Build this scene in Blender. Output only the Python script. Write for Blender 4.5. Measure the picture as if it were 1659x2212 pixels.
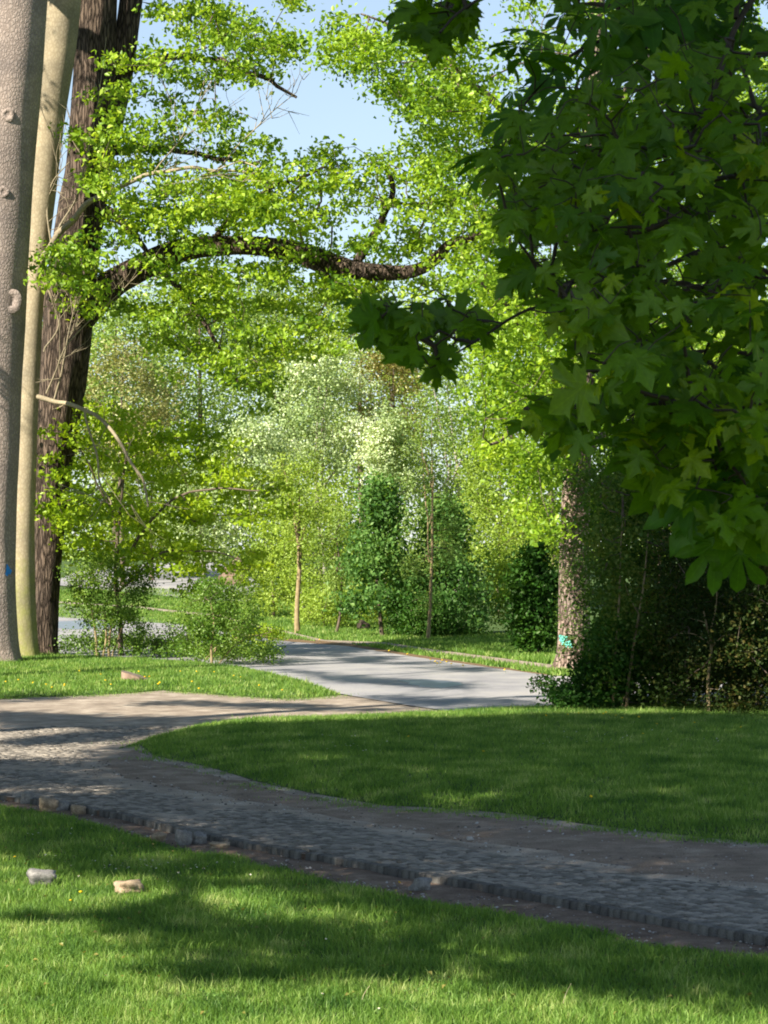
import bpy, math, random
import numpy as np
from mathutils import Vector, noise, Matrix
from mathutils.geometry import delaunay_2d_cdt

random.seed(7); RNG = np.random.default_rng(11)
SC = bpy.context.scene; COL = SC.collection
for o in list(bpy.data.objects): bpy.data.objects.remove(o)

# ------------------------------------------------------------- camera
F, CX, CY, HY, H = 4851.0, 829.5, 1106.0, 1188.0, 3.6      # picture measures (1659 x 2212 units)
PITCH = math.atan((HY - CY) / F)
cam = bpy.data.cameras.new('camera'); camo = bpy.data.objects.new('camera', cam); COL.objects.link(camo)
cam.sensor_fit = 'VERTICAL'; cam.sensor_height = 24; cam.lens = 24 * F / 2212
cam.clip_start = 0.3; cam.clip_end = 6000
camo.location = (0, 0, H); camo.rotation_euler = (math.pi/2 + PITCH, 0, 0)
cam.dof.use_dof = True; cam.dof.focus_distance = 48; cam.dof.aperture_fstop = 16
SC.camera = camo

# ------------------------------------------------------------- light
ELEV = math.radians(36); SH = np.array([-0.72, -0.69]); SH = SH/np.linalg.norm(SH)
SUN = np.array([SH[0]*math.cos(ELEV), SH[1]*math.cos(ELEV), math.sin(ELEV)])
W = bpy.data.worlds.new('World'); SC.world = W; W.use_nodes = True
nt = W.node_tree; nt.nodes.clear()
sky = nt.nodes.new('ShaderNodeTexSky'); sky.sky_type = 'NISHITA'; sky.sun_disc = False
sky.sun_elevation = ELEV; sky.sun_rotation = math.atan2(SUN[0], SUN[1]); sky.air_density = 1.0; sky.dust_density = 0.05; sky.ozone_density = 1.0
bg = nt.nodes.new('ShaderNodeBackground'); bg.inputs[1].default_value = 0.07
wo = nt.nodes.new('ShaderNodeOutputWorld')
tcw = nt.nodes.new('ShaderNodeTexCoord'); sx = nt.nodes.new('ShaderNodeSeparateXYZ'); nt.links.new(tcw.outputs['Generated'], sx.inputs[0])
def wm(op, a, b=None):
    n_ = nt.nodes.new('ShaderNodeMath'); n_.operation = op
    for i_, v_ in enumerate((a, b)):
        if v_ is None: continue
        if isinstance(v_, (int, float)): n_.inputs[i_].default_value = v_
        else: nt.links.new(v_, n_.inputs[i_])
    return n_.outputs[0]
hzf = wm('MULTIPLY', wm('EXPONENT', wm('MULTIPLY', wm('MAXIMUM', sx.outputs[2], 0.0), -3.0)), 0.75)      # milky spring air low in the sky
mw_ = nt.nodes.new('ShaderNodeMix'); mw_.data_type = 'RGBA'; nt.links.new(hzf, mw_.inputs[0]); nt.links.new(sky.outputs[0], mw_.inputs[6]); mw_.inputs[7].default_value = (4.2, 5.0, 5.8, 1)
nt.links.new(mw_.outputs[2], bg.inputs[0]); nt.links.new(bg.outputs[0], wo.inputs[0])
sl = bpy.data.lights.new('sun', 'SUN'); sl.energy = 5.0; sl.angle = math.radians(0.53); sl.color = (1, 0.94, 0.83)
so = bpy.data.objects.new('sun', sl); COL.objects.link(so); so.location = (-40, -20, 50)
so.rotation_euler = Vector(SUN).to_track_quat('Z', 'Y').to_euler()
SC.view_settings.view_transform = 'Standard'; SC.view_settings.look = 'None'
SC.view_settings.exposure = 1.36; SC.view_settings.gamma = 1; SC.view_settings.use_curve_mapping = False
SC.cycles.pixel_filter_type = 'BLACKMAN_HARRIS'; SC.cycles.filter_width = 1.9; SC.cycles.max_bounces = 7; SC.cycles.diffuse_bounces = 4; SC.cycles.transmission_bounces = 5; SC.cycles.glossy_bounces = 2

# ------------------------------------------------------------- projection helpers (picture measure -> place)
cp, sp = math.cos(PITCH), math.sin(PITCH)
def terrain(x, y):
    t = np.clip((np.asarray(y, float) - 98) / 55, 0, 1)
    return t*t*(3-2*t)*2.7
def gp(px, py, z=0.0):
    px = np.asarray(px, float); py = np.asarray(py, float)
    u = (px-CX)/F; v = (CY-py)/F; dy = cp - v*sp; dz = sp + v*cp
    t = (z-H)/dz
    return np.stack([u*t, dy*t], -1)
def wp(px, py, Y):
    px = np.asarray(px, float); py = np.asarray(py, float)
    u = (px-CX)/F; v = (CY-py)/F; dy = cp - v*sp; dz = sp + v*cp
    t = Y/dy
    return np.stack([u*t, dy*t, H+dz*t], -1)
def gt(px, py):                       # on the terrain
    t0, t1 = 10.0, 400.0
    for k in range(50):
        m = (t0+t1)/2; p = wp(px, py, m)
        if p[2] > terrain(p[0], p[1]): t0 = m
        else: t1 = m
    return wp(px, py, t0)
def proj(P):
    d = P - np.array([0, 0, H])
    yc = d[:, 1]*cp + d[:, 2]*sp; zc = -d[:, 1]*sp + d[:, 2]*cp
    return CX + F*d[:, 0]/yc, CY - F*zc/yc, yc
def inview(P, m=60):
    x, y, d = proj(P)
    return (d > 0.2) & (x > -m) & (x < 1659+m) & (y > -m) & (y < 2212+m)

# ------------------------------------------------------------- object helpers
def tag(o, label=None, cat=None, group=None, kind=None):
    if label: o['label'] = label
    if cat: o['category'] = cat
    if group: o['group'] = group
    if kind: o['kind'] = kind
    return o
def thing(name, label, cat, loc, group=None):
    o = bpy.data.objects.new(name, None); COL.objects.link(o)
    o.location = [float(v) for v in loc]; o.empty_display_size = 0.2
    return tag(o, label, cat, group)
def mesh(name, V, Fc, mat=None, smooth=False, rnd=None, uv=None, org=None):
    V = np.asarray(V, np.float32)
    if org is not None: V = V - np.asarray(org, np.float32)
    Fc = np.asarray(Fc, np.int32)
    me = bpy.data.meshes.new(name); n = len(Fc); k = Fc.shape[1]
    me.vertices.add(len(V)); me.vertices.foreach_set('co', V.ravel())
    me.loops.add(n*k); me.loops.foreach_set('vertex_index', Fc.ravel())
    me.polygons.add(n); me.polygons.foreach_set('loop_start', np.arange(0, n*k, k, dtype=np.int32))
    try: me.polygons.foreach_set('loop_total', np.full(n, k, np.int32))
    except Exception: pass
    if smooth: me.polygons.foreach_set('use_smooth', np.ones(n, bool))
    if rnd is not None:
        a = me.attributes.new('rnd', 'FLOAT', 'FACE'); a.data.foreach_set('value', np.asarray(rnd, np.float32))
    if uv is not None:
        l = me.uv_layers.new(name='UVMap'); l.data.foreach_set('uv', np.asarray(uv, np.float32)[Fc.ravel()].ravel())
    me.update(calc_edges=True)
    if mat: me.materials.append(mat)
    return me
def obj(name, me, parent=None):
    o = bpy.data.objects.new(name, me); COL.objects.link(o)
    if parent: o.parent = parent
    return o
def part(name, V, Fc, mat, parent=None, **k):
    org = parent.location if parent else None
    if parent is not None and parent.parent: org = np.array(parent.location) + np.array(parent.parent.location)
    return obj(name, mesh(name, V, Fc, mat, org=org, **k), parent)

# ------------------------------------------------------------- materials
def newmat(name):
    m = bpy.data.materials.new(name); m.use_nodes = True; t = m.node_tree; t.nodes.clear()
    o = t.nodes.new('ShaderNodeOutputMaterial'); return m, t, o
def N(t, ty, **k):
    n = t.nodes.new(ty)
    for a, v in k.items():
        if a.startswith('i_'):
            n.inputs[a[2:].replace('_', ' ')].default_value = v
        else: setattr(n, a, v)
    return n
def ramp(t, fac, stops):
    r = t.nodes.new('ShaderNodeValToRGB'); e = r.color_ramp.elements
    while len(e) < len(stops): e.new(0.5)
    for i, (p, c) in enumerate(stops):
        e[i].position = p; e[i].color = (*c, 1) if len(c) == 3 else c
    t.links.new(fac, r.inputs[0]); return r.outputs[0]
def noise_tex(t, vec, scale, detail=4, rough=0.6):
    n = t.nodes.new('ShaderNodeTexNoise'); n.inputs['Scale'].default_value = scale; n.inputs['Detail'].default_value = detail
    n.inputs['Roughness'].default_value = rough
    t.links.new(vec, n.inputs['Vector']); return n.outputs[0]
def math_(t, op, a, b=None, clamp=False):
    n = t.nodes.new('ShaderNodeMath'); n.operation = op; n.use_clamp = clamp
    for i, v in enumerate((a, b)):
        if v is None: continue
        if isinstance(v, (int, float)): n.inputs[i].default_value = v
        else: t.links.new(v, n.inputs[i])
    return n.outputs[0]
def mix(t, fac, a, b, mode='MIX'):
    n = t.nodes.new('ShaderNodeMix'); n.data_type = 'RGBA'; n.blend_type = mode
    for s, v in ((n.inputs[0], fac), (n.inputs[6], a), (n.inputs[7], b)):
        if isinstance(v, (int, float)): s.default_value = v
        elif isinstance(v, tuple): s.default_value = (*v, 1)
        else: t.links.new(v, s)
    return n.outputs[2]
def leafmat(name, c1, c2, c3=None, trans=0.42, gloss=0.05, rough=0.42, tcol=(1.25, 1.15, 0.5), nscale=0.5, veins=False):
    m, t, o = newmat(name)
    a = N(t, 'ShaderNodeAttribute', attribute_name='rnd')
    g = t.nodes.new('ShaderNodeNewGeometry')
    n1 = noise_tex(t, g.outputs['Position'], nscale, 2)
    f = math_(t, 'ADD', math_(t, 'MULTIPLY', a.outputs['Fac'], 0.6), math_(t, 'SUBTRACT', math_(t, 'MULTIPLY', n1, 1.6), 0.6), True)
    if veins:
        oi = t.nodes.new('ShaderNodeObjectInfo')
        f = math_(t, 'ADD', math_(t, 'MULTIPLY', oi.outputs['Random'], 0.6), math_(t, 'MULTIPLY', a.outputs['Fac'], 0.4), True)
    st = [(0.0, c1), (1.0, c2)] if c3 is None else [(0.0, c1), (0.6, c2), (1.0, c3)]
    c = ramp(t, f, st)
    if veins:
        uv = t.nodes.new('ShaderNodeUVMap'); s = t.nodes.new('ShaderNodeSeparateXYZ'); t.links.new(uv.outputs[0], s.inputs[0])
        ang = math_(t, 'ARCTAN2', s.outputs[0], math_(t, 'ADD', s.outputs[1], 0.03))
        fr = math_(t, 'ABSOLUTE', math_(t, 'SUBTRACT', math_(t, 'FRACT', math_(t, 'ADD', math_(t, 'DIVIDE', ang, 0.72), 0.5)), 0.5))
        ln = t.nodes.new('ShaderNodeVectorMath'); ln.operation = 'LENGTH'; t.links.new(uv.outputs[0], ln.inputs[0])
        w = math_(t, 'MULTIPLY', fr, ln.outputs['Value'])
        v = ramp(t, w, [(0.0, (1, 1, 1)), (0.012, (0.6, 0.6, 0.6)), (0.022, (0, 0, 0))])
        c = mix(t, math_(t, 'MULTIPLY', v, 0.45), c, mix(t, 1.0, c, (1.7, 1.5, 1.6), 'MULTIPLY'))
        n2 = noise_tex(t, uv.outputs[0], 9, 3)
        c = mix(t, 0.35, c, mix(t, 1.0, c, ramp(t, n2, [(0.3, (0.5, 0.5, 0.5)), (0.7, (1.4, 1.4, 1.4))]), 'MULTIPLY'))
    d = t.nodes.new('ShaderNodeBsdfDiffuse'); tr = t.nodes.new('ShaderNodeBsdfTranslucent'); gl = t.nodes.new('ShaderNodeBsdfGlossy')
    t.links.new(c, d.inputs[0]); t.links.new(mix(t, 1.0, c, tcol, 'MULTIPLY'), tr.inputs[0])
    gl.inputs['Roughness'].default_value = rough; gl.inputs[0].default_value = (0.85, 0.9, 0.6, 1)
    m1 = t.nodes.new('ShaderNodeMixShader'); m1.inputs[0].default_value = trans
    t.links.new(d.outputs[0], m1.inputs[1]); t.links.new(tr.outputs[0], m1.inputs[2])
    m2 = t.nodes.new('ShaderNodeMixShader'); m2.inputs[0].default_value = gloss
    t.links.new(m1.outputs[0], m2.inputs[1]); t.links.new(gl.outputs[0], m2.inputs[2])
    t.links.new(m2.outputs[0], o.inputs[0]); return m
def solid(name, stops, scale=6, rough=0.9, bump=0.0, bscale=30, stretch=(1, 1, 1), detail=6, coord='Object', rndmix=0.0, dist=0.02, fine=None, spec=0.25):
    m, t, o = newmat(name)
    tc = t.nodes.new('ShaderNodeTexCoord'); mp = t.nodes.new('ShaderNodeMapping'); mp.inputs['Scale'].default_value = stretch
    t.links.new(tc.outputs[coord], mp.inputs[0])
    if coord == 'Object' and False: pass
    n1 = noise_tex(t, mp.outputs[0], scale, detail)
    f = n1
    if rndmix:
        a = N(t, 'ShaderNodeAttribute', attribute_name='rnd'); oi = t.nodes.new('ShaderNodeObjectInfo')
        r = math_(t, 'FRACT', math_(t, 'ADD', a.outputs['Fac'], oi.outputs['Random']))
        f = math_(t, 'ADD', n1, math_(t, 'MULTIPLY', math_(t, 'SUBTRACT', r, 0.5), rndmix), True)
    c = ramp(t, f, stops)
    if fine:
        n3 = noise_tex(t, mp.outputs[0], fine[0], 3)
        c = mix(t, 1.0, c, ramp(t, n3, [(0.3, (1-fine[1],)*3), (0.7, (1+fine[1],)*3)]), 'MULTIPLY')
    b = t.nodes.new('ShaderNodeBsdfPrincipled'); t.links.new(c, b.inputs['Base Color']); b.inputs['Roughness'].default_value = rough
    b.inputs['Specular IOR Level'].default_value = spec
    if bump:
        n2 = noise_tex(t, mp.outputs[0], bscale, 6, 0.65); bp = t.nodes.new('ShaderNodeBump')
        bp.inputs['Strength'].default_value = bump; bp.inputs['Distance'].default_value = dist
        t.links.new(n2, bp.inputs['Height']); t.links.new(bp.outputs[0], b.inputs['Normal'])
    t.links.new(b.outputs[0], o.inputs[0]); return m
def barkmat(name, stops, vscale=(9, 9, 1.6), bump=0.8, dist=0.03, moss=None, base=None, lent=0.0):
    m, t, o = newmat(name)
    tc = t.nodes.new('ShaderNodeTexCoord'); mp = t.nodes.new('ShaderNodeMapping'); mp.inputs['Scale'].default_value = vscale
    t.links.new(tc.outputs['Object'], mp.inputs[0])
    vo = t.nodes.new('ShaderNodeTexVoronoi'); vo.feature = 'DISTANCE_TO_EDGE'; vo.inputs['Scale'].default_value = 1.0
    wn = t.nodes.new('ShaderNodeTexNoise'); wn.inputs['Scale'].default_value = 1.3; wn.inputs['Detail'].default_value = 4
    t.links.new(mp.outputs[0], wn.inputs['Vector'])
    ad = t.nodes.new('ShaderNodeVectorMath'); ad.operation = 'ADD'; t.links.new(mp.outputs[0], ad.inputs[0]); t.links.new(wn.outputs['Color'], ad.inputs[1])
    t.links.new(ad.outputs[0], vo.inputs['Vector'])
    n1 = noise_tex(t, mp.outputs[0], 2.5, 8, 0.7)
    hgt = math_(t, 'ADD', math_(t, 'MULTIPLY', math_(t, 'MINIMUM', vo.outputs['Distance'], 0.25), 3.0), math_(t, 'MULTIPLY', n1, 0.8))
    c = ramp(t, math_(t, 'MULTIPLY', hgt, 0.75), stops)
    n4 = noise_tex(t, tc.outputs['Object'], 0.7, 3)
    c = mix(t, 0.8, c, mix(t, 1.0, c, ramp(t, n4, [(0.3, (0.65, 0.65, 0.68)), (0.7, (1.3, 1.25, 1.2))]), 'MULTIPLY'))
    if moss:
        n5 = noise_tex(t, tc.outputs['Object'], moss[1], 5, 0.7)
        s = t.nodes.new('ShaderNodeSeparateXYZ'); t.links.new(tc.outputs['Object'], s.inputs[0])
        hf = math_(t, 'SUBTRACT', moss[2], math_(t, 'MULTIPLY', s.outputs[2], moss[3]))
        c = mix(t, math_(t, 'MULTIPLY', math_(t, 'ADD', math_(t, 'SUBTRACT', math_(t, 'MULTIPLY', n5, 2.0), 1.0), hf, True), 0.8), c, moss[0])
    b = t.nodes.new('ShaderNodeBsdfPrincipled'); t.links.new(c, b.inputs['Base Color']); b.inputs['Roughness'].default_value = 0.95
    b.inputs['Specular IOR Level'].default_value = 0.15
    bp = t.nodes.new('ShaderNodeBump'); bp.inputs['Strength'].default_value = bump; bp.inputs['Distance'].default_value = dist
    t.links.new(hgt, bp.inputs['Height']); t.links.new(bp.outputs[0], b.inputs['Normal'])
    t.links.new(b.outputs[0], o.inputs[0]); return m

M = {}
M['oak'] = leafmat('oak_leaf', (0.05, 0.14, 0.012), (0.27, 0.42, 0.025), (0.46, 0.58, 0.06), trans=0.5, gloss=0.03)  # darkest tone paints shaded patches of the canopy into the leaf colour
M['lime'] = leafmat('lime_leaf', (0.05, 0.14, 0.012), (0.24, 0.39, 0.022), (0.42, 0.56, 0.05), trans=0.5, gloss=0.03)  # dark end again stands in for shaded parts of the crown
M['hornbeam'] = leafmat('hornbeam_leaf', (0.15, 0.26, 0.01), (0.32, 0.46, 0.02), (0.45, 0.56, 0.04), trans=0.5, gloss=0.03)
M['silver'] = leafmat('silver_leaf', (0.17, 0.26, 0.08), (0.38, 0.48, 0.2), (0.75, 0.8, 0.58), trans=0.35, gloss=0.05, nscale=0.35)
M['pale'] = leafmat('pale_leaf', (0.16, 0.25, 0.03), (0.31, 0.43, 0.06), (0.46, 0.56, 0.12), trans=0.48, gloss=0.02)
M['grey'] = leafmat('grey_green_leaf', (0.13, 0.22, 0.04), (0.25, 0.36, 0.075), (0.38, 0.48, 0.13), trans=0.45, gloss=0.02)
M['ochre'] = leafmat('ochre_leaf', (0.14, 0.16, 0.03), (0.26, 0.22, 0.055), (0.33, 0.3, 0.08), trans=0.35, tcol=(1.2, 1.0, 0.6))
M['willow'] = leafmat('willow_leaf', (0.16, 0.18, 0.05), (0.26, 0.26, 0.08), (0.33, 0.28, 0.12), trans=0.35)
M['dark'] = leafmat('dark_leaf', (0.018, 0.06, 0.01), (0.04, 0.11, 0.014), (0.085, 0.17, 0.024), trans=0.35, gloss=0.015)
M['mid'] = leafmat('mid_green_leaf', (0.05, 0.13, 0.03), (0.11, 0.23, 0.05), (0.22, 0.36, 0.09), trans=0.48, gloss=0.015)
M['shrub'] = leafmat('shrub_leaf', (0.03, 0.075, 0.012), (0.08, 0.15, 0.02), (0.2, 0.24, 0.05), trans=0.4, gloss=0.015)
M['bush'] = leafmat('bush_leaf', (0.06, 0.14, 0.018), (0.14, 0.25, 0.03), (0.26, 0.36, 0.06), trans=0.45, gloss=0.03)
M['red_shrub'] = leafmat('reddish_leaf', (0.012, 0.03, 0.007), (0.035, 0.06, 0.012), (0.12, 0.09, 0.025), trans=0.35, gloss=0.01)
M['canopy'] = leafmat('canopy_leaf', (0.04, 0.11, 0.012), (0.07, 0.16, 0.02), (0.1, 0.2, 0.03), trans=0.35)
M['maple'] = leafmat('maple_leaf', (0.05, 0.13, 0.002), (0.125, 0.235, 0.003), (0.3, 0.38, 0.006), trans=0.58, gloss=0.025, veins=True, tcol=(1.3, 1.2, 0.3))
M['chestnut'] = leafmat('chestnut_leaf', (0.035, 0.11, 0.006), (0.06, 0.155, 0.007), (0.09, 0.2, 0.009), trans=0.45, gloss=0.02, veins=True)
M['grass'] = leafmat('grass_blade', (0.04, 0.12, 0.02), (0.2, 0.34, 0.055), (0.5, 0.55, 0.2), trans=0.5, gloss=0.02, rough=0.5, nscale=1.3, tcol=(1.2, 1.1, 0.65))
M['dry'] = solid('dry_stem', [(0.3, (0.3, 0.24, 0.14)), (0.7, (0.45, 0.38, 0.24))], 20)
M['oak_bark'] = barkmat('oak_bark', [(0.2, (0.015, 0.011, 0.008)), (0.45, (0.055, 0.04, 0.029)), (0.85, (0.15, 0.11, 0.08))], vscale=(9, 9, 1.5), dist=0.07, bump=1.0)
M['grey_bark'] = barkmat('grey_bark', [(0.1, (0.13, 0.10, 0.085)), (0.35, (0.225, 0.18, 0.15)), (0.95, (0.32, 0.265, 0.225))], vscale=(11, 11, 7), dist=0.025, bump=0.7)
M['smooth_bark'] = barkmat('olive_bark', [(0.0, (0.17, 0.135, 0.085)), (0.3, (0.25, 0.205, 0.13)), (0.95, (0.33, 0.28, 0.185))], vscale=(9, 9, 7.0), dist=0.01, bump=0.35,
                           moss=((0.26, 0.28, 0.05), 2.2, 0.62, 0.14))
M['pine_bark'] = barkmat('fissured_bark', [(0.2, (0.035, 0.024, 0.018)), (0.5, (0.16, 0.115, 0.09)), (0.85, (0.33, 0.25, 0.2))], vscale=(8, 8, 2.6), dist=0.05, bump=1.0)
M['pale_bark'] = barkmat('pale_bark', [(0.2, (0.2, 0.17, 0.13)), (0.5, (0.36, 0.32, 0.26)), (0.85, (0.5, 0.46, 0.4))], vscale=(6, 6, 10), dist=0.01, bump=0.3)
M['twig'] = solid('twig_bark', [(0.3, (0.07, 0.05, 0.035)), (0.7, (0.17, 0.13, 0.09))], 5)
M['dark_twig'] = solid('dark_twig_bark', [(0.3, (0.025, 0.018, 0.012)), (0.7, (0.07, 0.05, 0.035))], 5)
M['stem'] = solid('ochre_stem_bark', [(0.3, (0.17, 0.12, 0.055)), (0.7, (0.34, 0.26, 0.14))], 7)

# ------------------------------------------------------------- batch geometry
def unit(v): return v/np.maximum(np.linalg.norm(v, axis=-1, keepdims=True), 1e-9)
def leaves(P, size, up=0.6, out=None, fold=0.16, aspect=0.62, droop=0.0):
    n = len(P); size = np.broadcast_to(size, (n,))*RNG.uniform(0.65, 1.3, n)
    nr = RNG.normal(size=(n, 3)); nr = unit(nr)*(1.0) + np.array([0, 0, up]); 
    if out is not None: nr = nr + out
    nr = unit(nr)
    td = unit(np.cross(nr, unit(RNG.normal(size=(n, 3)) + np.array([0, 0, droop])))); bd = np.cross(nr, td)
    s = size[:, None]
    b = P - td*s*0.5; tip = P + td*s*0.5
    l = P - td*s*0.08 + bd*s*aspect*0.5 + nr*s*fold; r = P - td*s*0.08 - bd*s*aspect*0.5 + nr*s*fold
    V = np.stack([b, l, tip, r], 1).reshape(-1, 3)
    i = np.arange(n)[:, None]*4
    Fc = np.concatenate([i+[0, 3, 2], i+[0, 2, 1]], 1).reshape(-1, 3)
    return V, Fc, np.repeat(RNG.random(n), 2)
def clumped(C, k, rad, flat=0.5):
    C = np.repeat(C, k, axis=0); n = len(C)
    r = np.broadcast_to(rad, (n//k,)).repeat(k)[:, None] if np.ndim(rad) else rad
    return C + RNG.normal(size=(n, 3))*np.array([1, 1, flat])*r*0.6
def tubes(A, B, ra, rb, sides=4, sag=0.08, rings=3):
    n = len(A); A = np.asarray(A); B = np.asarray(B); L = np.linalg.norm(B-A, axis=1, keepdims=True)
    d = unit(B-A); ref = np.where(np.abs(d[:, 2:3]) > 0.9, [[1, 0, 0]], [[0, 0, 1]]); u = unit(np.cross(d, ref)); v = np.cross(d, u)
    off = RNG.normal(size=(n, 3))*sag*L
    ts = np.linspace(0, 1, rings); vs = []
    for t in ts:
        c = A*(1-t) + B*t + off*math.sin(math.pi*t); r = (np.asarray(ra)*(1-t) + np.asarray(rb)*t).reshape(-1, 1)
        for s in range(sides):
            a = 2*math.pi*s/sides; vs.append(c + (u*math.cos(a) + v*math.sin(a))*r)
    V = np.stack(vs, 1).reshape(-1, 3); per = rings*sides; fs = []
    for q in range(rings-1):
        for s in range(sides):
            fs.append([q*sides+s, q*sides+(s+1) % sides, (q+1)*sides+(s+1) % sides, (q+1)*sides+s])
    Fc = (np.arange(n)[:, None, None]*per + np.array(fs)[None]).reshape(-1, 4)
    return V, Fc
def catmull(P, sub):
    P = np.asarray(P, float); Q = np.vstack([2*P[0]-P[1], P, 2*P[-1]-P[-2]]); out = []
    for i in range(1, len(Q)-2):
        for t in np.linspace(0, 1, sub, endpoint=False):
            a, b, c, d = Q[i-1], Q[i], Q[i+1], Q[i+2]
            out.append(0.5*((2*b) + (c-a)*t + (2*a-5*b+4*c-d)*t*t + (3*b-a-3*c+d)*t**3))
    out.append(P[-1]); return np.array(out)
def limb(P, R, sides=16, sub=6, rough=0.0, ridges=0, seed=0, flare=0.0, kink=1.0):
    PR = catmull(np.hstack([np.asarray(P, float), np.asarray(R, float)[:, None]]), sub)
    C, r = PR[:, :3].copy(), PR[:, 3]; n = len(C)
    for i in range(1, n-1):
        if r[i] < 0.13: C[i] += np.array(noise.noise_vector(Vector(C[i]*1.1)+Vector((seed, r[0]*50, 0))))*min(0.16, r[i]*2.2+0.03)*(1 if r[i] > 0.02 else 0.5)*(0 if np.linalg.norm(C[-1]-C[0]) < 1.0 else kink)
    T = unit(np.gradient(C, axis=0)); V = []
    ref = np.array([0, 1.0, 0]) if abs(T[0][1]) < 0.8 else np.array([1.0, 0, 0])
    for i in range(n):
        u = ref - T[i]*np.dot(ref, T[i]); u /= np.linalg.norm(u); ref = u; v = np.cross(T[i], u)
        for s in range(sides):
            a = 2*math.pi*s/sides; d = u*math.cos(a) + v*math.sin(a); rr = r[i]
            if rough:
                p = C[i]*0.9 + d*1.3
                q = 1 + rough*noise.noise(Vector((p[0], p[1], p[2]*0.45+seed))) + rough*0.6*noise.noise(Vector((d[0]*4+seed, d[1]*4+d[2]*4, C[i][2]*0.5+C[i][0])))
                if ridges: q += 0.035*math.sin(a*ridges + 2.5*noise.noise(Vector((d[0]*2, d[1]*2, C[i][2]*0.7+seed))))
                if flare: q += flare*math.exp(-max(0, C[i][2]-C[0][2])/0.35)*(0.7+0.5*math.sin(a*5+seed))
                rr = rr*q
            V.append(C[i] + d*rr)
    Fc = [[i*sides+s, i*sides+(s+1) % sides, (i+1)*sides+(s+1) % sides, (i+1)*sides+s] for i in range(n-1) for s in range(sides)]
    return np.array(V), np.array(Fc), C, r
def join(ms):
    Vs, Fs, k = [], [], 0
    for V, Fc in ms:
        Vs.append(V); Fs.append(np.asarray(Fc)+k); k += len(V)
    return np.vstack(Vs), np.vstack(Fs)
def inpoly(x, y, poly):
    x = np.asarray(x); y = np.asarray(y); c = np.zeros(x.shape, bool); p = np.asarray(poly, float); j = len(p)-1
    for i in range(len(p)):
        xi, yi = p[i]; xj, yj = p[j]
        with np.errstate(divide='ignore', invalid='ignore'):
            c ^= ((yi > y) != (yj > y)) & (x < (xj-xi)*(y-yi)/(yj-yi+1e-12)+xi)
        j = i
    return c
def sample(poly, n):
    p = np.asarray(poly, float); lo, hi = p.min(0), p.max(0); out = np.zeros((0, 2))
    while len(out) < n:
        q = RNG.uniform(lo, hi, (n*2+20, 2)); out = np.vstack([out, q[inpoly(q[:, 0], q[:, 1], p)]])
    return out[:n]
def skeleton(base, C, r_tip=0.008, bend=0.25, k=1.0):
    """grow a branch network: each clump hangs on the nearest wood or clump before it"""
    base = np.asarray(base); d0 = np.min(np.linalg.norm(C[:, None]-base[None], axis=2), axis=1); order = np.argsort(d0)
    nodes = list(base); plen = [0.0]*len(base); par = {}
    cap = np.zeros((len(base)+len(C), 3)); cap[:len(base)] = base; pl = np.zeros(len(cap)); m = len(base); idx = {}
    for c in order:
        dd = np.linalg.norm(cap[:m]-C[c], axis=1); q = int(np.argmin(dd*dd + bend*dd*pl[:m] + 0.0)); cap[m] = C[c]; pl[m] = pl[q]+dd[q]
        par[m] = q; m += 1
    cnt = np.ones(m)
    for i in range(m-1, len(base)-1, -1): cnt[par[i]] += cnt[i]
    A, B, ra, rb = [], [], [], []
    for i in range(len(base), m):
        A.append(cap[par[i]]); B.append(cap[i]); r = k*r_tip*cnt[i]**0.5; ra.append(r*1.15); rb.append(r*0.8)
    return np.array(A), np.array(B), np.array(ra), np.array(rb)

def make_tree(name, label, cat, base, limbs, clumps, mats, leaf=0.1, per=25, crad=0.5, flat=0.5, r_tip=0.01, group=None, trunk_part='trunk', up=0.6, rough=0.05, ridges=0, sides=14, out_w=0.0, flare=0.25, twigmat=None, droop=0.0, r_k=1.0, bare=0, trim=False):
    """limbs: list of (points, radii); the first is the trunk"""
    T = thing(name, label, cat, base, group); ms = []; net = []
    for i, (P, R) in enumerate(limbs):
        V, Fc, C, r = limb(P, R, sides if i == 0 or R[0] > 0.15 else 8, 6, rough, ridges if i == 0 else 0, seed=i*3.1+base[0], flare=flare if i == 0 else 0, kink=0.2 if i == 0 else 1.0)
        ms.append((V, Fc)); net.append(C[len(C)//3:] if i == 0 and len(limbs) > 0 else C)
    V, Fc = join(ms); tr = part(trunk_part, V, Fc, mats[0], T, smooth=True)
    if bare:                                   # leafless side twigs
        A, B = [], []
        for C in net[1:]:
            for q in range(bare):
                a = C[RNG.integers(len(C)//4, len(C))]; dr = unit((C[-1]-C[0])[None])[0]*0.6 + RNG.normal(size=3)*np.array([.6, .4, .7]) + [0, 0, .35]
                b = a + dr*RNG.uniform(0.5, 1.6); A.append(a); B.append(b)
                for w in range(2): A.append(a*(1-.5)+b*.5); B.append((a+b)/2 + dr*0.5 + RNG.normal(size=3)*0.3)
        V, Fc = tubes(np.array(A), np.array(B), np.full(len(A), 0.014), np.full(len(A), 0.004), 4, 0.09); tag(part('bare_twigs', V, Fc, mats[0], T), kind='stuff')
    if clumps is not None and len(clumps):
        A, B, ra, rb = skeleton(np.vstack(net), clumps, r_tip, k=r_k)
        V, Fc = tubes(A, B, ra, rb, 4); tag(part('branches', V, Fc, twigmat or mats[0], T), kind='stuff')
        P = clumped(clumps, per, crad, flat)
        if trim: P = P[~inview(P, 50)]
        tA = clumps.repeat(2, 0); tB = tA + RNG.normal(size=tA.shape)*crad*0.6*np.array([1, 1, flat])
        out = None
        if out_w:
            cc = clumps.mean(0); out = unit(P-cc)*out_w
        V, Fc, rn = leaves(P, leaf, up, out, droop=droop); tag(part('crown', V, Fc, mats[1], T, rnd=rn), kind='stuff')
    return T

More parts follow.
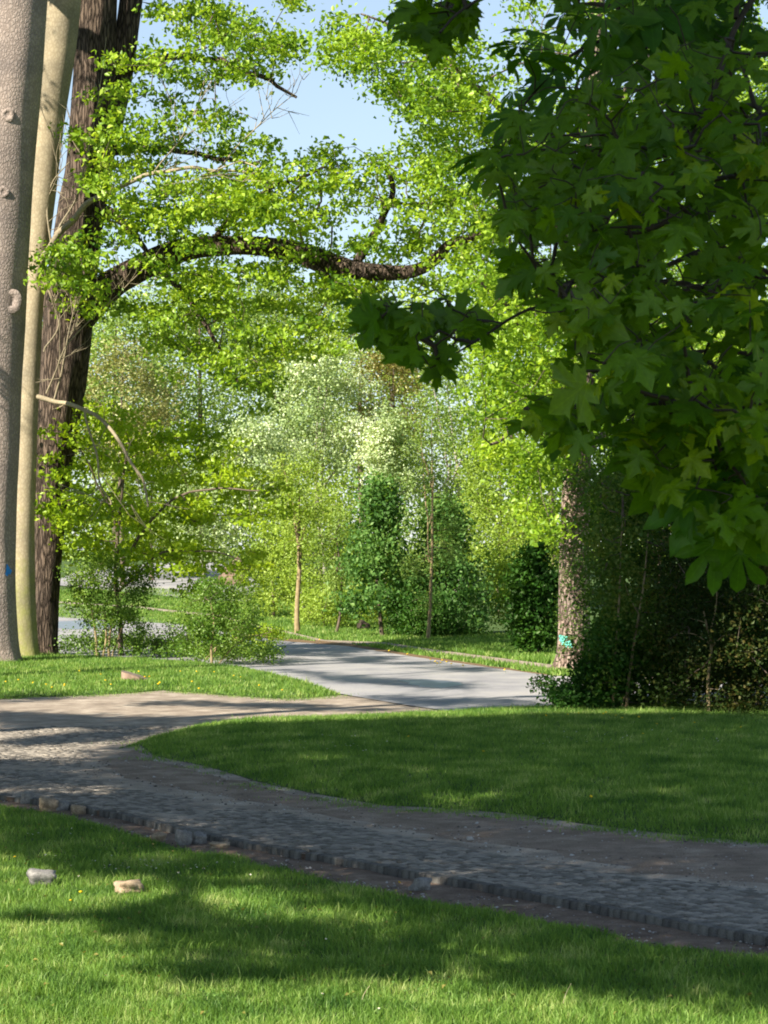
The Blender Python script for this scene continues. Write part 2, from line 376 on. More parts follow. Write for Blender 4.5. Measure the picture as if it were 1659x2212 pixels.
# ============================================================= SETTING
def world_poly(pts, z=0): return [tuple(gp(a, b, z)) for a, b in pts]
KERB_D = [(-700, 1600), (-300, 1660), (-100, 1697), (0, 1717), (75, 1726), (170, 1742), (250, 1756), (350, 1780), (425, 1798), (525, 1818), (625, 1836), (725, 1852), (830, 1872), (930, 1890), (1080, 1917), (1180, 1936), (1330, 1964), (1480, 1993), (1580, 2010), (1659, 2024), (1800, 2050), (2100, 2100), (2500, 2160)]
KERB = np.array(world_poly(KERB_D)); KERB = catmull(KERB, 5)
def kerb_y(x): return np.interp(x, KERB[:, 0], KERB[:, 1])
def ground_z(x, y):
    x = np.asarray(x, float); y = np.asarray(y, float)
    front = y < kerb_y(x) - 0.02
    return np.where(front, -0.10, -0.03) + terrain(x, y)

grass_soil = solid('grassy_soil', [(0.3, (0.03, 0.06, 0.014)), (0.55, (0.06, 0.1, 0.022)), (0.75, (0.1, 0.11, 0.04))], 3.0, bump=0.6, bscale=60, detail=8, dist=0.03)
dirt = solid('trodden_dirt', [(0.3, (0.17, 0.13, 0.095)), (0.52, (0.3, 0.24, 0.18)), (0.72, (0.45, 0.375, 0.29))], 1.6, bump=0.7, bscale=45, detail=10, dist=0.02, fine=(60, 0.35))
dark_dirt = solid('damp_dirt', [(0.3, (0.11, 0.07, 0.048)), (0.55, (0.19, 0.13, 0.09)), (0.75, (0.29, 0.21, 0.15))], 4.0, bump=0.9, bscale=35, detail=10, dist=0.03, fine=(70, 0.4))
asphalt = solid('worn_asphalt', [(0.3, (0.2, 0.19, 0.195)), (0.5, (0.28, 0.265, 0.26)), (0.72, (0.37, 0.34, 0.31))], 0.5, bump=0.3, bscale=90, detail=10, dist=0.005, fine=(25, 0.18), rough=0.75)
litter = solid('leaf_litter', [(0.3, (0.09, 0.05, 0.025)), (0.5, (0.16, 0.1, 0.05)), (0.7, (0.25, 0.17, 0.09))], 6, bump=0.9, bscale=30, dist=0.03)

xs = np.concatenate([-np.geomspace(2500, 30, 14), np.linspace(-26, 26, 105), np.geomspace(30, 2500, 14)])
ys = np.concatenate([[-300, -80, -20, 0], np.linspace(5, 200, 240), np.geomspace(210, 4500, 14)])
X, Yg = np.meshgrid(xs, ys); kz = ground_z(X, Yg)
V = np.stack([X, Yg, kz], -1).reshape(-1, 3); nx = len(xs)
i0 = (np.arange(len(ys)-1)[:, None]*nx + np.arange(nx-1)[None]).ravel()
Fc = np.stack([i0, i0+1, i0+nx+1, i0+nx], 1)
# the step at the kerb is carried by the path bed, so keep the base sheet low near it
V[:, 2] = np.where((V[:, 1] < kerb_y(V[:, 0])+1.2) & (V[:, 1] > 3), -0.10, V[:, 2])
tag(part('ground', V, Fc, grass_soil, smooth=True), kind='structure')

def sheet(name, poly, z, mat, step=0.5, bump=None, wob=0.0, parent=None, subdiv=True):
    P = np.array(poly, float)
    if subdiv:
        Q = []
        for a, b in zip(P, np.roll(P, -1, 0)):
            k = max(1, int(np.linalg.norm(b-a)/step)); Q += [a+(b-a)*t for t in np.linspace(0, 1, k, endpoint=False)]
        P = np.array(Q)
    if wob:
        P = P + np.array([[noise.noise(Vector((a*1.7, b*1.7, 3))), noise.noise(Vector((a*1.7, b*1.7, 9)))] for a, b in P])*wob
    lo, hi = P.min(0), P.max(0)
    gx, gy = np.meshgrid(np.arange(lo[0]+step/2, hi[0], step), np.arange(lo[1]+step/2, hi[1], step))
    g = np.stack([gx.ravel(), gy.ravel()], 1); g = g[inpoly(g[:, 0], g[:, 1], P)]
    if len(g) == 0: g = np.zeros((0, 2))
    pts = [Vector(p) for p in P] + [Vector(p) for p in g]; n = len(P)
    r = delaunay_2d_cdt(pts, [(i, (i+1) % n) for i in range(n)], [], 1, 1e-4)
    co = np.array([v[:] for v in r[0]]); tri = [f for f in r[2] if len(f) == 3]
    zz = np.array([z(a, b) if callable(z) else z for a, b in co]) + terrain(co[:, 0], co[:, 1])
    o = part(name, np.column_stack([co, zz]), np.array(tri), mat, parent, smooth=True)
    return o
FRONT_EDGE = [(-300, 1700), (0, 1741), (80, 1752), (170, 1770), (260, 1795), (350, 1822), (425, 1845), (480, 1846), (530, 1853), (560, 1872), (625, 1880), (725, 1908), (830, 1925), (920, 1948), (1070, 1967), (1180, 1993), (1320, 2015), (1380, 2038), (1530, 2057), (1659, 2070), (1900, 2100)]
MID_LOW = [(250, 1618), (300, 1606), (335, 1632), (450, 1655), (550, 1685), (675, 1712), (830, 1738), (1005, 1747), (1130, 1758), (1255, 1777), (1430, 1797), (1659, 1820), (2000, 1850)]
MID_UP = [(2000, 1545), (1659, 1530), (1400, 1525), (1200, 1530), (1000, 1537), (830, 1547), (650, 1553), (520, 1556), (420, 1568), (330, 1592)]
SETT_UP = [(1900, 1945), (1659, 1920), (1530, 1905), (1380, 1890), (1230, 1865), (1030, 1830), (830, 1795), (660, 1762), (500, 1735), (350, 1712), (225, 1690), (160, 1655), (230, 1620), (330, 1588), (430, 1566), (300, 1545), (60, 1530), (-200, 1525)]
KW = [tuple(p) for p in KERB]
path_poly = KW + world_poly([(2500, 1900), (2000, 1850), (2000, 1700), (1700, 1600), (1200, 1535), (1000, 1540), (740, 1500), (600, 1508), (480, 1500), (350, 1490), (250, 1498), (120, 1503), (0, 1509), (-300, 1512), (-900, 1515)])
def bed_z(x, y): return -0.015 + 0.012*noise.noise(Vector((x*0.9, y*0.9, 1)))
path = sheet('path', path_poly, bed_z, dirt, 0.35); tag(path, kind='structure')
FEW = np.array(world_poly(FRONT_EDGE, -0.1))
def strip_z(a, b):
    d = float(b - np.interp(a, FEW[:, 0], FEW[:, 1])); k = min(max((d+0.3)/0.55, 0), 1)
    return -0.125 + 0.045*k + 0.022*noise.noise(Vector((a*2.2, b*2.2, 4)))*k + 0.012*noise.noise(Vector((a*9, b*9, 4)))*k
def seg_dist(P, poly):
    P = np.asarray(P, float); poly = np.asarray(poly); d = np.full(len(P), 1e9)
    for a, b in zip(poly, np.roll(poly, -1, 0)):
        ab = b-a; t = np.clip(((P-a)@ab)/(ab@ab+1e-9), 0, 1); d = np.minimum(d, np.linalg.norm(P-(a+t[:, None]*ab), axis=1))
    return d
margin_soil = solid('trodden_soil', [(0.3, (0.14, 0.095, 0.065)), (0.52, (0.235, 0.17, 0.12)), (0.72, (0.35, 0.27, 0.2))], 1.8, bump=0.9, bscale=35, detail=10, dist=0.03, fine=(60, 0.4))
MP = np.array(world_poly([(205, 1640), (250, 1622), (300, 1612), (335, 1636), (450, 1659), (550, 1689), (675, 1716), (830, 1742), (1005, 1751), (1130, 1762), (1255, 1781), (1430, 1801), (1659, 1824), (2000, 1854), (2000, 1945), (1659, 1915), (1530, 1900), (1380, 1884), (1230, 1858), (1030, 1822), (830, 1786), (660, 1752), (500, 1724), (350, 1700), (240, 1676)]))
margin = sheet('dirt_margin', MP, lambda a, b: -0.022 + 0.02*min(1.0, float(seg_dist([(a, b)], MP)[0])/0.45)+0.011*noise.noise(Vector((a*1.8, b*1.8, 6)))+0.006*noise.noise(Vector((a*8, b*8, 6))), margin_soil, 0.22, wob=0.12)
tag(margin, kind='structure')
front_dirt = sheet('dirt_strip', [(p[0], p[1]-0.4) for p in FEW[::-1]] + [(p[0], p[1]-0.03) for p in KERB if -9 < p[0] < 8], strip_z, dark_dirt, 0.2)
tag(front_dirt, kind='structure')
# vertical bed under the kerb
road_poly = world_poly([(-600, 1424), (-100, 1420), (110, 1412), (400, 1428), (520, 1440), (640, 1468), (735, 1499), (870, 1522), (1000, 1541), (1200, 1548), (1700, 1560), (2400, 1600), (2400, 1490), (1700, 1480), (1190, 1460), (1050, 1441), (900, 1420), (750, 1396), (600, 1384), (430, 1356), (300, 1347), (110, 1336), (-600, 1325)])
road = sheet('road', road_poly, 0.006, asphalt, 1.0); tag(road, kind='structure')
lp = [gt(a, b)[:2] for a, b in [(-200, 1292), (120, 1298), (300, 1309), (480, 1328), (620, 1362), (700, 1381), (830, 1386), (940, 1402), (1190, 1434), (1500, 1470), (1500, 1482), (1190, 1445), (940, 1411), (830, 1394), (700, 1389), (620, 1369), (480, 1334), (300, 1314), (120, 1303), (-200, 1296)]]
puddle_sky_mat = solid('wet_road_sky_tint', [(0.3, (0.16, 0.18, 0.23)), (0.7, (0.2, 0.22, 0.28))], 2, rough=0.3, spec=0.6)  # wet patches; bluish sky reflection is painted into their base colour
for pl in ([(860, 1470), (920, 1468), (985, 1474), (1000, 1480), (960, 1487), (900, 1484)], [(115, 1352), (180, 1350), (235, 1354), (230, 1360), (150, 1361), (115, 1358)], [(500, 1375), (560, 1383), (600, 1395), (560, 1400), (510, 1392)]):
    tag(sheet('puddle', world_poly(pl), 0.0105, puddle_sky_mat, 0.5, wob=0.3), kind='structure')
fp = sheet('footpath', lp, -0.022, dirt, 1.0); tag(fp, kind='structure')
lp = [gt(a, b)[:2] for a, b in [(600, 1385), (750, 1397), (900, 1421), (1050, 1442), (1190, 1461), (1190, 1457), (1050, 1436), (900, 1414), (750, 1389), (640, 1378)]]
tag(sheet('leaf_litter', lp, -0.004, litter, 0.6, wob=0.2), kind='structure')
lp = [gt(a, b)[:2] for a, b in [(100, 1262), (330, 1285), (420, 1295), (540, 1300), (560, 1262), (520, 1225), (440, 1214), (300, 1222), (180, 1232)]]
tag(sheet('far_yard', lp, 0.02, asphalt, 1.5), kind='structure')
mid_w = np.array(world_poly(MID_LOW + MID_UP))
cmid = mid_w.mean(0)
def mid_z(P): return -0.01 + 0.16*(1-np.exp(-seg_dist(P, mid_w)/1.0))
tag(sheet('middle_lawn', mid_w, lambda a, b: float(mid_z([(a, b)])[0]), grass_soil, 0.5), kind='structure')
BACK = [(-300, 1512), (0, 1509), (60, 1500), (120, 1504), (250, 1498), (350, 1489), (480, 1500), (600, 1508), (680, 1506), (735, 1500), (640, 1469), (520, 1442), (400, 1431), (110, 1416), (-300, 1425)]
back_w = np.array(world_poly(BACK))
def back_z(P): return 0.0 + 0.07*(1-np.exp(-seg_dist(P, back_w)/0.8))
tag(sheet('back_lawn', back_w, lambda a, b: float(back_z([(a, b)])[0]), grass_soil, 0.7), kind='structure')

# ------------------------------------------------------------- setts and kerb
sett_mat = solid('granite_sett', [(0.15, (0.125, 0.108, 0.086)), (0.5, (0.195, 0.17, 0.138)), (0.85, (0.29, 0.25, 0.2))], 9, bump=0.5, bscale=60, rndmix=0.8, dist=0.004, rough=0.8, fine=(90, 0.2), spec=0.2)
kerb_mat = solid('kerb_granite_shade_tone', [(0.2, (0.05, 0.046, 0.04)), (0.5, (0.10, 0.09, 0.078)), (0.8, (0.17, 0.155, 0.13))], 7, bump=0.6, bscale=50, rndmix=0.35, dist=0.008, fine=(80, 0.3))  # granite darkened so the colour carries the shadow on the kerb face
def sett_template():
    a, b = 0.5, 0.42
    V = [(-a, -a, -1), (a, -a, -1), (a, a, -1), (-a, a, -1), (-a, -a, -.16), (a, -a, -.16), (a, a, -.16), (-a, a, -.16), (-b, -b, 0), (b, -b, 0), (b, b, 0), (-b, b, 0)]
    Fq = [(0, 1, 5, 4), (1, 2, 6, 5), (2, 3, 7, 6), (3, 0, 4, 7), (4, 5, 9, 8), (5, 6, 10, 9), (6, 7, 11, 10), (7, 4, 8, 11), (8, 9, 10, 11)]
    return np.array(V, float), np.array(Fq)
TV, TF = sett_template()
seg = np.diff(KERB, axis=0); sl_ = np.concatenate([[0], np.cumsum(np.linalg.norm(seg, axis=1))])
def kerb_at(s):
    p = np.stack([np.interp(s, sl_, KERB[:, 0]), np.interp(s, sl_, KERB[:, 1])], -1)
    q = np.stack([np.interp(s+0.6, sl_, KERB[:, 0]), np.interp(s+0.6, sl_, KERB[:, 1])], -1) - np.stack([np.interp(s-0.6, sl_, KERB[:, 0]), np.interp(s-0.6, sl_, KERB[:, 1])], -1)
    t = q/np.linalg.norm(q, axis=-1, keepdims=True); return p, t, np.stack([-t[..., 1], t[..., 0]], -1)
sett_poly = np.array(world_poly(KERB_D[1:-1][::1]) + world_poly(SETT_UP))
vis = inview(np.column_stack([KERB, np.zeros(len(KERB))]), 500); sA = sl_[vis].min(); sB = sl_[vis].max()
rows = []; t = 0.16; r = 0
while t < 17:
    dl = RNG.uniform(0.098, 0.118); s = sA - 3 + RNG.uniform(0, .1)
    L = RNG.uniform(0.09, 0.135, int((sB-sA+8)/0.11)); ss = s + np.cumsum(L) - L/2
    p, tt, nn = kerb_at(ss); tm = t + dl/2 + 0.018*np.sin(ss*1.3+r*0.1)
    c = p + nn*tm[:, None]; rows.append(np.column_stack([c, tt, L*0.87, np.full(len(L), dl*0.87)])); t += dl; r += 1
S = np.vstack(rows); S = S[inpoly(S[:, 0], S[:, 1], sett_poly) & (S[:, 1] < 46)]
keep = inview(np.column_stack([S[:, :2], np.zeros(len(S))]), 120) & (RNG.random(len(S)) > 0.015); S = S[keep]
edge = seg_dist(S[:, :2], np.array(world_poly(SETT_UP))); 
big = np.array([noise.noise(Vector((a*0.55, b*0.55, 2))) for a, b in S[:, :2]])
sz = 0.002 + 0.0028*RNG.normal(size=len(S)) + 0.018*np.clip(big-0.05, -1, 0.0) - 0.016*np.exp(-edge/0.35)
sz[RNG.random(len(S)) < 0.05] -= 0.014
sz += 0.0025*RNG.normal(size=len(S))
def setts_mesh(S, z, dx=0):
    n = len(S); yaw = np.arctan2(S[:, 3], S[:, 2]) + RNG.normal(size=n)*0.06
    c, s = np.cos(yaw), np.sin(yaw); jit = RNG.normal(size=(n, 12, 3))*0.03
    T = TV[None] + jit*np.array([1, 1, 0.1])
    lx = T[:, :, 0]*S[:, 4:5]; ly = T[:, :, 1]*S[:, 5:6]; tl = RNG.normal(size=(n, 2, 1))*0.015
    x = S[:, 0:1] + lx*c[:, None] - ly*s[:, None]; y = S[:, 1:2] + lx*s[:, None] + ly*c[:, None]
    zz = z[:, None] + T[:, :, 2]*0.05 + lx*tl[:, 0] + ly*tl[:, 1]
    V = np.stack([x, y, zz], -1); return V
SV = setts_mesh(S, sz); order = np.argsort(np.where(inview(np.column_stack([S[:, :2], sz]), 0), S[:, 1], 1e6))
solo, rest = order[:300], order[300:]
for i in solo:
    me = mesh('sett', SV[i]-np.array([*S[i, :2], 0]), TF, sett_mat, rnd=np.full(9, RNG.random()))
    o = obj('sett', me, path); o.location = (S[i, 0], S[i, 1], 0)
V = SV[rest].reshape(-1, 3); Fc = (np.arange(len(rest))[:, None, None]*12 + TF[None]).reshape(-1, 4)
tag(part('setts', V, Fc, sett_mat, path, rnd=RNG.random(len(rest)).repeat(9)), kind='stuff')
kerb = thing('kerb', 'long low kerb of small upright granite blocks along the near side of the cobbled path', 'kerb', (*KERB[len(KERB)//2], 0))
s = sA - 1
vv = []
while s < sB + 1:
    L = random.uniform(0.085, 0.15); p, tt, nn = kerb_at(np.array([s+L/2])); p, tt, nn = p[0], tt[0], nn[0]
    if random.random() > 0.025:
        vv.append((p + nn*(0.06+random.gauss(0, 0.006)), math.atan2(tt[1], tt[0])+random.gauss(0, 0.03), L*0.98, 0.13, random.gauss(0.004, 0.005)))
    s += L
for p, yaw, L, Wd, dz in vv:
    T = TV + RNG.normal(size=(12, 3))*np.array([0.03, 0.03, 0.02]); x = T[:, 0]*L; y = T[:, 1]*Wd; z = dz + np.where(T[:, 2] < -0.5, -0.16, T[:, 2]*0.09)
    c, sn = math.cos(yaw), math.sin(yaw)
    me = mesh('kerb_stone', np.column_stack([x*c-y*sn, x*sn+y*c, z]), TF, kerb_mat, rnd=np.full(9, RNG.random()))
    o = obj('kerb_stone', me, kerb); o.location = (p[0]-kerb.location[0], p[1]-kerb.location[1], 0)
V, Fc = [], []
ii = np.linspace(sA-2, sB+2, 200); p, tt, nn = kerb_at(ii)
a = p + nn*0.025; b = p + nn*0.16
V = np.vstack([np.column_stack([a, np.full(200, -0.14)]), np.column_stack([a, np.full(200, -0.012)]), np.column_stack([p+nn*0.3, np.full(200, -0.02)])])
Fc = [[k, k+1, 201+k, 200+k] for k in range(199)] + [[200+k, 201+k, 401+k, 400+k] for k in range(199)]
tag(part('path_edge', V, np.array(Fc), dark_dirt), kind='structure')

# ------------------------------------------------------------- grass
def grass(name, pts, z, h, w, lod, label):
    n = len(pts); P = np.column_stack([pts, z]); a = RNG.uniform(0, 2*np.pi, n); d = np.column_stack([np.cos(a), np.sin(a), np.zeros(n)])
    ln = RNG.normal(size=(n, 2))*0.45; lean = np.column_stack([ln, np.zeros(n)]); hh = (h*RNG.lognormal(0, 0.3, n))[:, None]; ww = (w*RNG.uniform(0.7, 1.3, n))[:, None]
    up = np.array([0, 0, 1.0])
    if lod == 0:
        m = P + (up*0.6 + lean*0.3)*hh; tip = P + (up*0.95 + lean*0.95)*hh
        V = np.stack([P-d*ww, P+d*ww, m-d*ww*0.75, m+d*ww*0.75, tip], 1).reshape(-1, 3)
        i = np.arange(n)[:, None]*5; Fc = np.concatenate([i+[0, 1, 3], i+[0, 3, 2], i+[2, 3, 4]], 1).reshape(-1, 3); k = 3
    else:
        tip = P + (up*0.9 + lean*0.8)*hh; V = np.stack([P-d*ww, P+d*ww, tip], 1).reshape(-1, 3)
        i = np.arange(n)[:, None]*3; Fc = i+[0, 1, 2]; k = 1
    rn = np.clip(RNG.beta(2, 2.5, n) + (RNG.random(n) < 0.03)*0.5, 0, 1)
    return tag(part(name, V, Fc, M['grass'], rnd=np.repeat(rn, k)), label, 'grass', kind='stuff')
def n2(P, s, o): return np.array([noise.noise(Vector((a*s, b*s, o))) for a, b in P])
FE = np.array(world_poly(FRONT_EDGE, -0.1))
front_poly = np.vstack([FE + np.column_stack([np.zeros(len(FE)), np.full(len(FE), 0.1)]), world_poly([(1900, 2260), (-300, 2260)], -0.1)])
def ragged(P, poly_edge, w):                # thin out towards an edge
    return seg_dist(P, poly_edge) > w*(0.2+np.abs(n2(P, 3.0, 5))*2.2)*RNG.random(len(P))
q = sample(front_poly, 230000); wgt = np.clip((17.5/q[:, 1])**1.6, 0, 1); q = q[RNG.random(len(q)) < wgt]
q = q[inview(np.column_stack([q, np.full(len(q), -.1)]), 60)]
ed = np.min(np.linalg.norm(q[::1, None]-FE[None], axis=2), 1) if False else seg_dist(q, np.vstack([FE, FE[::-1]]))
q = q[ed > 0.0]; off = q[:, 1]-np.interp(q[:, 0], FE[:, 0], FE[:, 1]); q = q[off < 0.16*n2(q, 2.3, 7)+0.05*RNG.normal(size=len(q))-0.02]; ed = seg_dist(q, np.vstack([FE, FE[::-1]]))
tall = 1 + 0.45*n2(q, 1.6, 0); grass('front_grass', q, np.full(len(q), -0.105), 0.075*tall*np.clip(0.6+ed, 0.6, 1), 0.0042, 0, 'short thick lawn grass in the foreground, sunny at the bottom and shaded above')
q = sample(mid_w, 330000); q = q[inview(np.column_stack([q, np.full(len(q), 0)]), 30)]; q = q[RNG.random(len(q)) < np.clip((26/q[:, 1])**1.3, 0.0, 1)]
q = np.vstack([q, sample(np.array(world_poly([(270, 1618), (300, 1600), (340, 1598), (345, 1640), (300, 1628)])), 200)])
ed = seg_dist(q, mid_w)
grass('lawn_grass', q, mid_z(q)-0.005, 0.075*(1+0.4*n2(q, 1.1, 1))*np.clip(0.7+ed*1.2, 0.7, 1), 0.009, 1, 'dark green shaded lawn between the cobbled path and the road')
q = sample(back_w, 60000); q = q[inview(np.column_stack([q, np.full(len(q), 0)]), 30)]
grass('back_grass', q, back_z(q), 0.09*(1+0.5*n2(q, 0.8, 2)), 0.016, 1, 'sunlit lawn under the two grey trunks at the left, dotted with dandelions')
far = np.array([gt(a, b)[:2] for a, b in [(-60, 1336), (110, 1333), (300, 1344), (430, 1352), (600, 1378), (750, 1390), (900, 1414), (1050, 1436), (1220, 1462), (1400, 1440), (1220, 1380), (600, 1290), (300, 1270), (-60, 1280)]])
q = sample(far, 90000); fpth = np.array([p for p in [gt(a, b)[:2] for a, b in [(-200, 1292), (120, 1298), (300, 1309), (480, 1328), (620, 1362), (700, 1381), (830, 1386), (940, 1402), (1190, 1434), (1500, 1470), (1500, 1482), (1190, 1445), (940, 1411), (830, 1394), (700, 1389), (620, 1369), (480, 1334), (300, 1314), (120, 1303), (-200, 1296)]]])
q = q[~inpoly(q[:, 0], q[:, 1], fpth)]
grass('verge_grass', q, terrain(q[:, 0], q[:, 1])-0.03, 0.13*(1+0.6*n2(q, 0.5, 2)), 0.03, 1, 'grassy verge on the far side of the road')
# ragged tufts spilling on the path
tq = []
for a, b in [(x, y) for x, y in zip(np.linspace(300, 1659, 40), np.interp(np.linspace(300, 1659, 40), [p[0] for p in MID_LOW], [p[1] for p in MID_LOW])+RNG.uniform(-4, 14, 40))] + [(360, 1640), (500, 1670), (620, 1700), (950, 1748), (1060, 1760), (1300, 1790), (1540, 1812)]:
    c = gp(a, b); k = random.randint(30, 150); tq.append(c + RNG.normal(size=(k, 2))*np.array([0.35, 0.12]))
for a, b in zip(np.linspace(0, 735, 46), np.interp(np.linspace(0, 735, 46), [0, 60, 120, 250, 350, 480, 600, 680, 735], [1509, 1500, 1504, 1498, 1489, 1500, 1508, 1506, 1500])):
    c = gp(a, b+random.uniform(-2, 3)); k = random.randint(60, 200); tq.append(c + RNG.normal(size=(k, 2))*np.array([0.25, 0.25]))
tq = np.vstack(tq); grass('edge_tufts', tq, np.full(len(tq), -0.01), 0.045, 0.006, 1, 'low ragged grass tufts spilling onto the dirt edge of the path')

# ============================================================= BIG TREES AT THE LEFT
def pth(pts, Y0, Y1=None):
    n = len(pts); Ys = np.linspace(Y0, Y1 if Y1 else Y0, n); P = [wp(p[0], p[1], y) for p, y in zip(pts, Ys)]
    return np.array(P), np.array([p[2]*y/F for p, y in zip(pts, Ys)])
Ya = 71.0
P, R = pth([(-5, 1450, 52), (-8, 1380, 46), (-12, 1200, 45), (-8, 900, 52), (0, 600, 60), (12, 300, 66), (28, 60, 72), (34, -150, 70), (40, -500, 60)], Ya)
cl = np.vstack([wp(p[:, 0], p[:, 1], RNG.uniform(62, 80, len(p))) for p in [sample([(-600, -900), (300, -900), (300, -400), (-500, -400)], 45)]])
T1 = make_tree('plane_tree', 'thick grey-brown trunk at the left frame edge with round branch scars and blue paint spot', 'tree', (P[0][0], Ya, 0), [(P, R), pth([(34, -150, 40), (-200, -350, 25), (-400, -450, 15)], Ya)],
               cl, (M['grey_bark'], M['oak']), leaf=0.22, per=90, crad=1.0, sides=28, rough=0.05, twigmat=M['twig'])
T1.children[0].name = 'trunk'
def ring_scar(px, py, r, parent, trunkc, depth):       # round branch scar: raised lips round a hollow
    c = wp(px, py, depth); rm = r*depth/F; prof = [(1.25, 0.0), (1.05, 0.10), (0.85, 0.14), (0.62, 0.06), (0.45, -0.12), (0.0, -0.16)]; V = []; n = 18
    for k, (rr, dd) in enumerate(prof):
        for s_ in range(n):
            a = 2*math.pi*s_/n; q = rr*(1+0.06*math.sin(3*a+px)); V.append((c[0]+math.cos(a)*rm*q, c[1]-dd*rm*1.2-0.02, c[2]+math.sin(a)*rm*q*1.1))
    Fq = [[k*n+s_, k*n+(s_+1) % n, (k+1)*n+(s_+1) % n, (k+1)*n+s_] for k in range(len(prof)-1) for s_ in range(n)]
    part('branch_scar', np.array(V), np.array(Fq), M['grey_bark'], parent, smooth=True)
def front_depth(obj_, px, py):
    """distance at which the line of sight through a picture point meets the trunk"""
    bpy.context.view_layer.update()
    o = Vector((0, 0, H)); d = Vector(wp(px, py, 10.0)) - o; d.normalize(); mw = obj_.matrix_world.inverted()
    ok, loc, nrm, _ = obj_.ray_cast(mw @ o, (mw.to_3x3() @ d))
    return (obj_.matrix_world @ loc) if ok else None
tr1 = [c for c in T1.children if c.name.startswith('trunk')][0]
for px, py, r in [(24, 650, 19), (17, 248, 11), (8, 415, 9)]:
    h = front_depth(tr1, px, py)
    if h: ring_scar(px, py, r, T1, None, h[1])
blue = solid('blue_paint', [(0.3, (0.02, 0.16, 0.5)), (0.7, (0.05, 0.28, 0.7))], 12)
def paint_patch(px, py, rx, ry, tr, parent, mat, seed, holes=False):
    V = []; Fq = []; n = 22; rad = 4
    for k in range(rad+1):
        for s_ in range(n):
            a = 2*math.pi*s_/n; q = (k/rad)*(1+0.28*math.sin(3*a+seed)+0.16*math.sin(7*a+seed*2))
            h = front_depth(tr, px+math.cos(a)*rx*q, py+math.sin(a)*ry*q)
            if h is None: h = Vector(V[-1]) if V else Vector((0, 0, 0))
            else: h = h + Vector((0, -0.035, 0))
            V.append(h[:])
    for k in range(rad):
        for s_ in range(n):
            if holes and random.random() < 0.3 and k > 0: continue
            Fq.append([k*n+s_, k*n+(s_+1) % n, (k+1)*n+(s_+1) % n, (k+1)*n+s_])
    part('paint_mark', np.array(V), np.array(Fq), mat, parent, smooth=True)
paint_patch(18, 1233, 6, 11, tr1, T1, blue, 1)

Yb = 74.6
P, R = pth([(52, 1440, 36), (52, 1380, 29), (50, 1200, 25), (57, 1000, 22), (61, 900, 21), (69, 750, 20), (78, 600, 21), (93, 420, 27), (109, 250, 32), (128, 100, 36), (142, -60, 38), (155, -300, 36)], Yb)
b1 = pth([(76, 625, 8), (95, 560, 8), (130, 500, 7), (200, 440, 6), (265, 402, 5.5), (330, 378, 4.5), (400, 367, 4), (480, 364, 3.2), (545, 374, 2.5), (600, 400, 1.5)], Yb-0.2, Yb-3)
b2 = pth([(74, 857, 6), (120, 866, 5), (180, 882, 4.5), (230, 920, 4), (275, 975, 3.5), (305, 1030, 3), (320, 1095, 2)], Yb, Yb-3)
b3 = pth([(118, 505, 3), (160, 440, 2), (190, 330, 1.4), (215, 200, 1), (230, 80, .8)], Yb-.3, Yb-1)
b4 = pth([(330, 378, 2), (390, 300, 1.3), (430, 220, 1), (460, 170, .8)], Yb-2); b5 = pth([(470, 364, 2), (530, 300, 1.4), (590, 240, 1), (640, 200, .8)], Yb-2.5)
b6 = pth([(183, 885, 2.5), (200, 960, 2.2), (215, 1040, 2), (240, 1090, 1.6)], Yb-1.5); b7 = pth([(100, 850, 2), (150, 740, 1.4), (250, 640, 1), (330, 560, .8)], Yb-.2, Yb-2)
b8 = pth([(95, 760, 2), (130, 700, 1.6), (110, 640, 1.3), (95, 600, 1)], Yb-.3); b9 = pth([(115, 870, 2), (140, 760, 1.4), (165, 640, 1)], Yb-.3); b10 = pth([(110, 530, 2.5), (104, 480, 2), (112, 400, 1.5), (150, 350, 1)], Yb-.3)
mk = [wp(p[:, 0], p[:, 1], RNG.uniform(66, 74, len(p))) for p in [sample([(300, 400), (480, 330), (620, 380), (560, 430)], 10), sample([(-100, -800), (400, -800), (500, -400), (100, -400)], 30)]]
make_tree('olive_trunk_tree', 'slender olive-grey smooth trunk leaning right between the thick grey trunk and the dark oak', 'tree', (P[0][0], Yb, 0), [(P, R), b1, b2, b3, b4, b5, b6, b7, b8, b9, b10],
          np.vstack(mk), (M['smooth_bark'], M['hornbeam']), leaf=0.14, per=40, crad=0.5, sides=24, rough=0.04, twigmat=M['smooth_bark'], bare=9)

